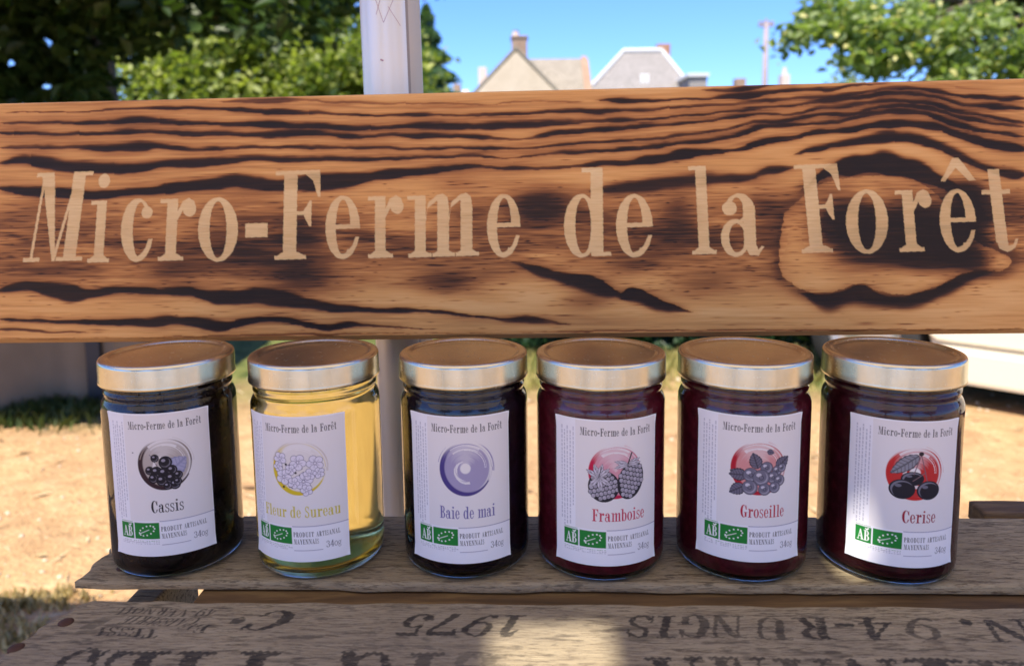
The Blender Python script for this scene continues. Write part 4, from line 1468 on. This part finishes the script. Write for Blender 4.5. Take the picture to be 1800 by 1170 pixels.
def stencil(xb, yb):
    """black stencilled words, printed upside down as seen from our side"""
    ny, nx = xb.shape
    c = Canvas(nx, ny, 1)
    sx = (nx - 1) / (xb[ny // 2, -1] - xb[ny // 2, 0])
    sy = (ny - 1) / (yb[-1, 0] - yb[0, 0])
    X0, Y0 = xb[ny // 2, 0], yb[0, 0]
    c.a = c.a[::1]
    def put(t_, xr, xl, ybase, cap, alpha=1.0, j=.25):
        # rows of the grid run away from us; the words are upside down, so their tops point towards us
        k = (xr - xl) / text_width(t_)
        x = xr
        for q in t_:
            w_ = GL[q][0] * k
            f = GL[q][1]
            if q != ' ':
                g_ = lambda X, Y, x=x, f=f, k=k: f((x - (X / sx + X0)) / k + .010 * np.sin(Y * .9 + x * 900), (ybase - (Y / sy + Y0)) / cap + .012 * np.sin(X * .8))
                c.put(g_, (x - w_ - X0) * sx - 4, (x - X0) * sx + 4, (ybase - cap * 1.08 - Y0) * sy, (ybase + cap * .25 - Y0) * sy, 1.0, alpha)
            x -= w_ + .07 * k
    put('1975', -.0135, -.0735, .3578, .0182)
    put('C', -.1295, -.1497, .3600, .0170)
    put('.', -.1525, -.1600, .3540, .0300, .85)
    for q, l_, r_, al in (('R', 1388, 1456, 1), ('U', 1314, 1380, .8), ('N', 1238, 1300, .75), ('G', 1178, 1238, .85), ('I', 1140, 1174, 1), ('S', 1086, 1134, 1), ('-', 1460, 1498, 1),
                          ('4', 1505, 1567, 1), ('9', 1585, 1648, .8), ('N', 1725, 1812, 1), ('P', 1830, 1900, 1)):
        put(q, (r_ - 900) * .000266 - .0122, (l_ - 900) * .000266 - .0122, .3578, .0182, al)
    put('.', .2040, .1975, .3578, .0300)
    put('E', -.1640, -.1710, .3475, .0072)
    put('ts', -.1720, -.1800, .3485, .0060, .9)
    put('TESSI', -.1870, -.2180, .3440, .0074)
    put('CAISSERIE', -.1755, -.2133, .3535, .0068, .95)
    put('49-VERNOIL', -.1725, -.2246, .3615, .0066, .9)
    c.put(lambda X, Y: (np.abs(X / sx + X0 + .2240) < .0040) & (np.abs(Y / sy + Y0 - .3470) < .0042), (-.230 - X0) * sx, (-.218 - X0) * sx, (.340 - Y0) * sy, (.352 - Y0) * sy, 1.0, .55)
    put('FILS', -.1205, -.2215, .3262, .046)
    put('&', -.0675, -.0945, .3268, .046, .95)
    put('T', -.0405, -.0665, .3264, .046, .75)
    put('E', -.0170, -.0390, .3258, .046, .45)
    for k, q in enumerate('AMANIR'):
        put(q, .0715 + k * .0285, .0460 + k * .0285, .3252, .046, (1, .9, .85, 1, 1, .9)[k])
    # loose smudges of ink
    sm = vnoise(nx, ny, 18, 4, 91) * vnoise(nx, ny, 70, 30, 92)
    a = c.a[..., 0]
    a = a * np.where(xb > -.1, np.clip((yb - .296) / .014, 0, 1), 1)           # the big row is rubbed away further down
    a = np.maximum(a, np.clip((sm - .52) * 3.0, 0, .5))
    return a * (.82 + .18 * vnoise(nx, ny, 9, 3, 93))


CR = -.036                                                               # the crate stands very slightly turned


def crate(name, label, z):
    root = empty(name, (0, 0, z - .385), CR)
    tag(root, label, 'crate', 'stacked wooden crates')
    L = []
    top = z == Z0
    L.append(plank('slat', -.2500, .420, .205, .3675, z, .0055, .00045 if top else .01, root, 3, .06, stencil if top else None, .010))
    L.append(plank('slat', -.2550, .425, .3858, .4675, z, .0048, .0009 if top else .01, root, 9, -.03))
    L.append(plank('slat', .279, .60, .4690, .4900, z + .0012, .012, .0012, root, 14, .1, m=M_brown))
    mb = MB().box(-.185, .41, .3560, .4000, z - .024, z - .0062, .001)
    L.append(mb.build('batten', M_brown, root))
    for x0, x1 in ((-.240, -.2225), (.39, .4075)):
        L.append(MB().box(x0, x1, .213, .462, z - .385, z - .0250, .002).build('end_board', M_slat, root))
    L.append(MB().box(.37, .3875, .405, .488, z - .045, z - .0110, .002).build('batten', M_slat, root))
    for k, zz in enumerate((.09, .21, .33)):
        for y0 in (.2065, .4625):
            L.append(MB().box(-.244, .416, y0, y0 + .006, z - zz - .08, z - zz + .02, .001).build('side_slat', M_slat, root))
    L.append(MB().box(-.221, .389, .2130, .4620, z - .383, z - .377).build('bottom_slat', M_slat, root))
    for (x, y) in ((-.2353, .3476), (-.2462, .3270), (-.2350, .4000), (-.234, .446), (.40, .34), (.40, .44)):
        L.append(MB().lathe([(.0038, -.0007), (.0036, .0004), (.0022, .0008), (0, .0009)], 14, Matrix.Translation((x, y, z - .0003))).build('nail', M_nail, root, True))
    for o in L:
        o.location = o.location - Vector((0, 0, z - .385))
    return root


crate('wooden_crate', 'weathered wooden crate with stencilled slats carrying the jam jars', Z0)
crate('wooden_crate', 'lower wooden crate underneath the one carrying the jars', Z0 - .39)

# ------------------------------------------------------------------ jam jars
WL, HL = 264, 356
PAPER = np.array((.85, .85, .92))
PANEL = np.array((.79, .765, .79))
INK = lin(30, 25, 36)


def polar_noise(r, th, seed):
    q = np.random.default_rng(seed).uniform(0, 6.28, 8)
    return (np.sin(r * 34 + 1.2 * np.sin(th * 2 + q[0]) + q[1]) * .4 + np.sin(r * 71 + th * 1.5 + q[2]) * .35 + np.sin(r * 19 - th * 2 + q[3]) * .25)


def emblem(cv, cx, cy, Rr, dark, light, seed, fill=.8, hole=True):
    X, Y = np.meshgrid(np.arange(WL), np.arange(HL))
    x, y = (X - cx) / Rr, -(Y - cy) / Rr
    r, th = np.hypot(x, y), np.degrees(np.arctan2(y, x)) % 360
    pn = polar_noise(r, np.radians(th), seed)
    def lay(mask, col):
        m_ = np.clip(mask, 0, 1)[..., None]
        cv.a[:] = cv.a * (1 - m_) + np.asarray(col) * m_
    sm = lambda a, b, v_: np.clip((v_ - a) / (b - a), 0, 1)
    top = np.exp(-(((th - 95) % 360 - 0) / 1) ** 2)
    dth = np.abs((th - 92 + 180) % 360 - 180)
    open_ = sm(15, 60, dth + pn * 14)
    lay((1 - sm(.84, .90, r)) * fill * (.55 + .45 * open_), light)
    dk = np.abs((th - 205 + 180) % 360 - 180)
    thick = .05 + .15 * np.cos(np.radians(np.clip(dk, 0, 130) / 130 * 90)) ** 1.3
    ringm = sm(.98 - thick - .03, .98 - thick + .02, r) * (1 - sm(.96, .99, r)) * open_
    lay(ringm * np.where(dk < 125, 1, sm(-.2, .5, pn + .35)), dark)
    lay((np.abs(r - .97) < .09) * (dth < 75) * sm(.25, .6, pn) * .75, light)                 # dry brush streaks over the top
    lay((np.abs(r - 1.02) < .05) * (dth > 20) * (dth < 100) * (x > 0) * sm(.0, .4, pn) * .7, light)
    lay((np.abs(r - .80) < .10) * (dth < 38) * sm(-.4, .2, pn) * .8, PANEL * 1.03)           # pale swoosh
    lay((np.abs(r - .70) < .012) * (th < 95) * .9, PANEL * 1.05)
    lay((np.abs(r - .76) < .008) * (th < 70) * .7, PANEL * 1.05)
    if hole:
        lay(1 - sm(.17, .21, np.hypot(x + .02, y - .03)), PANEL * 1.04)
        lay((np.abs(r - (.30 + .20 * sm(120, 285, th))) < .05 * sm(110, 180, th) + .012) * (th > 110) * (th < 285) * sm(-.6, .1, pn + .3) * .85, PANEL * 1.04)


def berry(cv, x, y, r, body, hi, edge=None):
    if edge is not None:
        cv.put(E(x, y, r + .9, r + .9), x - r - 2, x + r + 2, y - r - 2, y + r + 2, edge)
    cv.put(E(x, y, r, r), x - r - 2, x + r + 2, y - r - 2, y + r + 2, body)
    cv.put(E(x - r * .3, y - r * .35, r * .32, r * .24), x - r, x + r, y - r, y + r, hi, .8)
    cv.put(N_(E(x, y, r * .8, r * .8), E(x - r * .12, y - r * .14, r * .75, r * .75)), x - r, x + r, y - r, y + r, hi, .35)


def leafshape(cv, x, y, L, w, a, col, edge, veins=6):
    c, s_ = math.cos(a), math.sin(a)
    def loc(X, Y):
        dx, dy = X - x, Y - y
        return (dx * c + dy * s_) / L, (-dx * s_ + dy * c) / w
    f = lambda X, Y: (lambda u, v_: (u > 0) & (u < 1) & (np.abs(v_) < np.sin(np.clip(u, 0, 1) ** .8 * math.pi) ** .8 + .04 * np.sin(u * 40)))(*loc(X, Y))
    f2 = lambda X, Y: (lambda u, v_: f(X, Y) & ((np.abs(v_) < .10) | (np.abs(((u * veins - np.abs(v_) * 1.2) % 1) - .5) > .40)))(*loc(X, Y))
    b = L + w
    cv.put(f, x - b, x + b, y - b, y + b, edge)
    cv.put(lambda X, Y: (lambda u, v_: f(X, Y) & (np.abs(v_) < .86 * np.sin(np.clip(u, 0, 1) ** .8 * math.pi) ** .8))(*loc(X, Y)), x - b, x + b, y - b, y + b, col)
    cv.put(f2, x - b, x + b, y - b, y + b, edge, .7)


def line(cv, x0, y0, x1, y1, w, col, alpha=1.0):
    d = max(1e-6, math.hypot(x1 - x0, y1 - y0))
    nx, ny = -(y1 - y0) / d * w / 2, (x1 - x0) / d * w / 2
    cv.put(P((x0 + nx, y0 + ny), (x1 + nx, y1 + ny), (x1 - nx, y1 - ny), (x0 - nx, y0 - ny)), min(x0, x1) - w, max(x0, x1) + w, min(y0, y1) - w, max(y0, y1) + w, col, alpha)


def make_label(kind):
    cv = Canvas(WL, HL, 3, PAPER)
    cv.a[4:int(.748 * HL), int(.206 * WL):WL - 3] = PANEL
    r = np.random.default_rng(abs(hash(kind)) % 1000 if False else len(kind) * 17 + ord(kind[0]))
    x = lambda u: u * WL
    y = lambda v_: v_ * HL
    cv.text('Micro-Ferme de la Forêt', x(.245), y(.108), x(.672), y(.052), INK, .95, gap=.09)
    cx, cy, Rr = x(.565), y(.353), 66.0
    dark, light, name, ncol, u0, u1 = {
        'cassis': (lin(58, 38, 44), lin(160, 146, 138), 'Cassis', lin(30, 26, 36), .42, .71),
        'sureau': (lin(214, 190, 40), lin(206, 196, 190), 'Fleur de Sureau', lin(205, 190, 60), .19, .925),
        'baie': (lin(74, 62, 132), lin(140, 130, 180), 'Baie de mai', lin(104, 98, 160), .315, .832),
        'framboise': (lin(190, 22, 70), lin(205, 120, 145), 'Framboise', lin(190, 30, 74), .355, .852),
        'groseille': (lin(178, 26, 48), lin(205, 112, 112), 'Groseille', lin(182, 24, 58), .415, .81),
        'cerise': (lin(196, 44, 44), lin(192, 50, 50), 'Cerise', lin(150, 20, 48), .47, .77)}[kind]
    emblem(cv, cx, cy, Rr, dark, light, len(name), {'sureau': .25, 'cassis': .75, 'cerise': 1.0}.get(kind, .8), kind in ('baie', 'cassis', 'cerise'))
    GD, GM, GW = lin(38, 36, 46), lin(108, 104, 124), lin(205, 200, 215)
    if kind == 'cassis':
        leafshape(cv, cx + 8, cy + 22, 54, 24, math.radians(-38), lin(164, 164, 196), lin(134, 134, 170))
        line(cv, cx - 34, cy - 26, cx - 8, cy + 20, 1.6, GM)
        for bx, by, br in [(-22, -16, 9), (2, -4, 15), (-36, 14, 10), (-20, 18, 13), (-2, 22, 14), (16, 16, 12), (-28, 34, 11), (-8, 40, 13), (14, 36, 13), (30, 30, 10), (22, 52, 12), (4, 54, 9), (28, 46, 9)]:
            berry(cv, cx + bx, cy + by, br, lin(34, 30, 38), lin(170, 165, 185), lin(18, 15, 20))
    elif kind == 'sureau':
        for k in range(24):
            fx, fy = cx + r.normal(0, 25), cy + 10 + r.normal(0, 20)
            cv.put(E(fx, fy, 3, 3), fx - 4, fx + 4, fy - 4, fy + 4, GD)
        for fx, fy, fr in [(-44, -24, 17), (0, -16, 21), (40, -12, 21), (-36, 20, 21), (12, 30, 23), (-18, 2, 14), (26, 14, 15), (48, 12, 14), (-50, -4, 13), (18, 52, 15), (-12, 34, 15)]:
            a0 = r.uniform(0, 6)
            for k in range(5):
                a = a0 + k * 2 * math.pi / 5
                px_, py_ = cx + fx + math.cos(a) * fr * .55, cy + fy + math.sin(a) * fr * .55
                b = fr * .40
                cv.put(E(px_, py_, b + 1.1, b * .9 + 1.1), px_ - b - 3, px_ + b + 3, py_ - b - 3, py_ + b + 3, lin(112, 106, 140))
                cv.put(E(px_, py_, b, b * .9), px_ - b - 3, px_ + b + 3, py_ - b - 3, py_ + b + 3, lin(224, 220, 236))
                line(cv, cx + fx, cy + fy, px_, py_, 1.1, lin(128, 120, 156), .8)
            cv.put(E(cx + fx, cy + fy, 2.4, 2.4), cx + fx - 4, cx + fx + 4, cy + fy - 4, cy + fy + 4, lin(226, 222, 236))
    elif kind == 'framboise':
        for fx, fy, rx, ry, rot in [(-28, 34, 37, 38, -.25), (38, 22, 33, 46, .3)]:
            cv.put(lambda X, Y: (((X - cx - fx) * math.cos(rot) + (Y - cy - fy) * math.sin(rot)) / rx) ** 2 + (((Y - cy - fy) * math.cos(rot) - (X - cx - fx) * math.sin(rot)) / ry) ** 2 <= 1,
                   cx + fx - 50, cx + fx + 50, cy + fy - 50, cy + fy + 50, GD)
            for j in range(8):
                for i in range(8):
                    a, b = (i - 3.5 + .5 * (j % 2)) * 9.6, (j - 3.5) * 10.4
                    if (a / (rx - 3)) ** 2 + (b / (ry - 3)) ** 2 > 1:
                        continue
                    bx = cx + fx + a * math.cos(rot) - b * math.sin(rot)
                    by = cy + fy + a * math.sin(rot) + b * math.cos(rot)
                    tone = .5 + .5 * ((j + i) % 2) + .2 * r.random()
                    berry(cv, bx, by, 4.9, np.array(lin(165, 160, 176)) * (.55 + .45 * tone), GW, GD)
        for a in (-2.6, -1.9, -1.3, -.7, .6, 1.4, 2.3):
            leafshape(cv, cx - 40, cy + 12, 34, 7, a, GW, GD, 2)
        for a in (-2.9, -.35, -.05, 2.9):
            leafshape(cv, cx + 30, cy - 18, 34, 6, a, GW, GD, 2)
        line(cv, cx + 30, cy - 18, cx + 40, cy - 46, 3.4, GD)
        line(cv, cx - 40, cy + 12, cx - 33, cy - 14, 1.6, GD)
    elif kind == 'groseille':
        for lx, ly, a in [(-40, 16, 3.5), (-14, -6, -1.9), (-44, 36, 2.6), (30, -6, -.7), (-40, 10, 3.1)]:
            leafshape(cv, cx + lx + 12, cy + ly + 6, 40, 15, a, GM, GD)
        leafshape(cv, cx + 18, cy - 42, 18, 7, .3, GM, GD, 3)
        for bx, by, br in [(18, -2, 14), (44, 6, 12), (56, 0, 10), (-18, 16, 17), (34, 22, 14), (50, 30, 13), (6, 22, 19), (-20, 46, 17), (14, 50, 14), (38, 46, 13)]:
            berry(cv, cx + bx, cy + by, br, lin(112, 110, 130), lin(215, 212, 228), GD)
            cv.put(ring(cx + bx, cy + by, br * .3, br * .3, 1.4, 1.4), cx + bx - 9, cx + bx + 9, cy + by - 9, cy + by + 9, GD, .8)
    elif kind == 'cerise':
        for bx, by, rx, ry in [(-6, 12, 26, 17), (-28, 38, 29, 24), (32, 40, 28, 23)]:
            cv.put(E(cx + bx, cy + by, rx, ry), cx + bx - 40, cx + bx + 40, cy + by - 40, cy + by + 40, lin(36, 34, 44))
            cv.put(N_(E(cx + bx, cy + by, rx * .86, ry * .86), E(cx + bx + 3, cy + by + 3, rx * .84, ry * .84)), cx + bx - 40, cx + bx + 40, cy + by - 40, cy + by + 40, lin(150, 148, 165), .6)
            cv.put(E(cx + bx - rx * .3, cy + by - ry * .35, rx * .25, ry * .16), cx + bx - 40, cx + bx + 40, cy + by - 40, cy + by + 40, lin(120, 120, 138), .8)
        leafshape(cv, cx + 6, cy - 44, 76, 17, math.radians(143), lin(140, 140, 152), lin(58, 56, 66), 8)
        for a in [((10, -50), (28, 18)), ((12, -48), (-4, 2)), ((24, -4), (-6, 18))]:
            line(cv, cx + a[0][0], cy + a[0][1], cx + a[1][0], cy + a[1][1], 2.2, lin(120, 96, 104))
        cv.put(E(cx + 11, cy - 48, 6, 5), cx, cx + 20, cy - 56, cy - 40, lin(50, 44, 50))
    cap = .084 if kind != 'sureau' else .078
    cv.text(name, x(u0), y(.688), x(u1 - u0), y(cap), ncol, 1.0, gap=.055)
    # lower band: organic marks, words, weight
    GRN = lin(32, 128, 52)
    cv.put(R(x(.088), x(.228), y(.762), y(.872)), x(.08), x(.235), y(.75), y(.88), GRN)
    cv.text('AB', x(.105), y(.858), x(.108), y(.072), (.86, .88, .88), 1.0, gap=-.02)
    line(cv, x(.186), y(.782), x(.205), y(.768), 3.2, (.86, .88, .88))
    line(cv, x(.186), y(.782), x(.176), y(.770), 2.2, (.86, .88, .88))
    cv.put(R(x(.240), x(.480), y(.758), y(.872)), x(.23), x(.49), y(.75), y(.88), GRN)
    for k in range(12):                                                 # twelve stars on the outline of a leaf
        a = 2 * math.pi * k / 12 + .2
        lx, ly = math.cos(a) * .078, math.sin(a) * .030
        c_, s_ = math.cos(-.38), math.sin(-.38)
        sx_, sy_ = x(.362) + (lx * c_ * WL - ly * s_ * HL), y(.814) + (lx * s_ * WL + ly * c_ * HL)
        cv.put(E(sx_, sy_, 2.0, 2.0), sx_ - 3, sx_ + 3, sy_ - 3, sy_ + 3, (.84, .88, .85))
    line(cv, x(.282), y(.838), x(.385), y(.806), 1.6, (.84, .88, .85))
    for k in range(3):                                                  # fine print under the marks
        for q in range(18):
            xx = x(.09 + q * .022)
            if r.random() < .8:
                cv.put(R(xx, xx + r.uniform(2, 5), y(.884 + k * .011), y(.889 + k * .011)), xx - 1, xx + 7, y(.88 + k * .011), y(.893 + k * .011), GRN if k == 0 else lin(130, 130, 150), .55)
    for q in range(12):
        xx = x(.092 + q * .011)
        cv.put(R(xx, xx + 2, y(.750), y(.757)), xx - 1, xx + 4, y(.745), y(.76), GRN, .6)
    cv.text('PRODUIT', x(.495), y(.823), x(.185), y(.034), INK, .95, gap=.10)
    cv.text('ARTISANAL', x(.700), y(.823), x(.212), y(.034), INK, .95, gap=.10)
    cv.text('MAYENNAIS', x(.495), y(.872), x(.225), y(.034), INK, .95, gap=.10)
    cv.text('340g', x(.785), y(.908), x(.135), y(.046), lin(75, 70, 92), .95)
    cv.put(R(x(.485), WL, y(.748), y(.7525)), x(.48), WL, y(.74), y(.76), lin(120, 112, 150), .9)
    cv.put(R(x(.495), x(.755), y(.915), y(.919)), x(.48), x(.76), y(.90), y(.925), lin(120, 112, 150), .9)
    # small print running up the left margin
    for k, u in enumerate((.060, .088, .116, .146, .176)):
        yy = y(.06 + .03 * (k % 2))
        end = y((.70, .735, .73, .735, .60)[k])
        while yy < end:
            L_ = r.uniform(3, 11)
            cv.put(R(x(u), x(u) + 3.2, yy, yy + L_), x(u) - 1, x(u) + 5, yy - 1, yy + L_ + 1, lin(140, 138, 165), .50)
            yy += L_ + r.uniform(1.5, 3)
    if kind == 'cassis':
        line(cv, x(.27), y(.27), x(.285), y(.268), 2, INK)
    return cv.a


M_label = mat('label_paper', rough=.62, spec=.3)
t = NT(M_label)
t.base(t.attr('print').outputs['Color'])
t.bump(t.noise(t.coords((60, 60, 35)), 2.2, 3), .25, .0006)             # faint cockling of the paper
M_jarglass = mat('jar_glass', (1, 1, 1), 0.0)
b = M_jarglass.node_tree.nodes['Principled BSDF']
b.inputs['Transmission Weight'].default_value = 1.0
b.inputs['IOR'].default_value = 1.5
b.inputs['Base Color'].default_value = (.965, .985, .975, 1)
M_lid = mat('brushed_gold_lid', (.66, .60, .485), .22, 1.0)
t = NT(M_lid)
sc_ = t.noise(t.coords((500, 60, 60), (0, 0, .6)), 2, 4, .7)
t.l(t.math('ADD', t.math('MULTIPLY', t.noise(t.coords((90, 90, 900)), 2, 3), .08), t.math('ADD', .15, t.math('MULTIPLY', sc_, .12))), t.b.inputs['Roughness'])
t.base(t.ramp(t.noise(t.coords(), 120, 4), [(.3, (.68, .62, .455)), (.7, (.76, .70, .53))]))


def jam_mat(name, col, rough=.25):
    m = mat(name, col, rough, spec=.3)
    t = NT(m)
    n = t.noise(t.coords(), 190, 4)
    t.base(t.mix(t.ramp(n, [(.42, (0, 0, 0)), (.68, (1, 1, 1))]), col, tuple(min(1, c * 1.7) for c in col)))
    return m


def jelly_mat():
    m = mat('elderflower_jelly', (.84, .78, .37), 0.22)
    b = m.node_tree.nodes['Principled BSDF']
    b.inputs['Transmission Weight'].default_value = 1.0
    b.inputs['IOR'].default_value = 1.37 / 1.5
    b.inputs['Specular IOR Level'].default_value = .2
    return m


RJ = .0357
HZ = lambda prof: [(r, z * 1.0103) for r, z in prof]
glass_prof = HZ([(0, .0022), (.020, .0020), (.0285, .0012), (.0312, .0), (.0330, .0006), (.0347, .0024), (.0355, .0050), (RJ, .0085), (RJ, .0885), (.0355, .0915), (.0347, .0938), (.0338, .0952), (.0334, .0962), (.0334, .0978),
              (.0340, .0985), (.0340, .0995), (.0332, .1002), (.0330, .1012), (.0330, .1138), (0, .1140)])
jam_prof = HZ([(0, .0042), (.026, .0040), (.0306, .0036), (.0326, .0046), (.0338, .0080), (.0341, .0110), (.0341, .0880), (.0338, .0905), (.0328, .0935), (.0320, .0955), (.0318, .0985), (.0318, .1035), (0, .1037)])
lid_prof = HZ([(.0338, .1039), (.0358, .1034), (.0362, .1039), (.0361, .1049), (.0359, .1058), (.0359, .1146), (.0357, .1155), (.0353, .1162), (.0347, .1166), (.0340, .1168), (.0322, .1168), (.0316, .1167), (.0310, .1164), (.0305, .1160), (.0300, .1157), (.0294, .1155), (.0286, .1154),
            (.0240, .1155), (.0200, .1155), (.0120, .1154), (.0050, .1153), (0, .1153),
            (0, .1145), (.0345, .1145), (.0348, .1042), (.0338, .1039)])


def add_jar(kind, pos, ang, wid, z0, z1, label, jam, tilt):
    root = empty('jam_jar', (pos[0], pos[1], Z0 + .0006), math.radians(ang))
    tag(root, label, 'jar', 'jam jars in a row on the crate')
    MB().lathe(glass_prof, 128).build('glass', M_jarglass, root, True)
    MB().lathe(jam_prof, 96).build('jelly' if kind == 'sureau' else 'jam', jam, root, True)
    ld = MB().lathe(lid_prof, 128).build('lid', M_lid, root, True)
    # the paper label wrapped on the glass
    half = math.radians(wid / 2)
    th = np.linspace(-half, half, WL)
    zz = np.linspace(z1, z0, HL)
    TH, ZZ = np.meshgrid(th, zz)
    ZZ = ZZ + TH / half * tilt
    rad = RJ + .00018 + .0007 * np.clip((np.abs(TH) / half - .93) / .07, 0, 1) ** 2 * np.clip((np.abs(ZZ - (z0 + z1) / 2) / (z1 - z0) * 2 - .85) / .15, 0, 1) * (.3 + (len(kind) * 7 % 5) / 5)
    V = np.stack([rad * np.sin(TH), -rad * np.cos(TH), ZZ], -1).reshape(-1, 3)
    idx = np.arange(WL * HL).reshape(HL, WL)
    Fq = np.stack([idx[:-1, :-1], idx[1:, :-1], idx[1:, 1:], idx[:-1, 1:]], -1).reshape(-1, 4)
    me = mesh_from('label', V, Fq)
    set_attr(me, 'print', make_label(kind).reshape(-1, 3))
    link('label', me, M_label, root, True)
    return root


JP = [(-.1967, .4280), (-.1125, .4251), (-.0280, .4229), (.0486, .4188), (.1278, .4155), (.2075, .4108)]
JL = [('cassis', 10.6, 89.2, .0139, .0931, 'jar of near-black jam labelled Cassis with drawn blackcurrants, at the left end', jam_mat('blackcurrant_jam', (.010, .004, .006)), -.0004),
      ('sureau', -9.3, 95, .0112, .0914, 'jar of clear golden jelly labelled Fleur de Sureau with drawn white flowers', jelly_mat(), .0004),
      ('baie', -2.3, 92.7, .0103, .0912, 'jar of near-black jam labelled Baie de mai with a plain violet swirl', jam_mat('honeyberry_jam', (.012, .005, .012)), -.0001),
      ('framboise', 0.0, 93.8, .0101, .0896, 'jar of dark red jam labelled Framboise with two drawn raspberries', jam_mat('raspberry_jam', (.12, .009, .019)), -.0003),
      ('groseille', -9.4, 93, .0130, .0918, 'jar of dark red jam labelled Groseille with drawn grey currants on a red ring', jam_mat('redcurrant_jam', (.09, .007, .015)), -.0001),
      ('cerise', -11.5, 91.7, .0114, .0896, 'jar of dark red jam labelled Cerise with drawn cherries, at the right end', jam_mat('cherry_jam', (.055, .006, .011)), -.0001)]
for i, (pos, q) in enumerate(zip(JP, JL)):
    add_jar(q[0], pos, *q[1:])
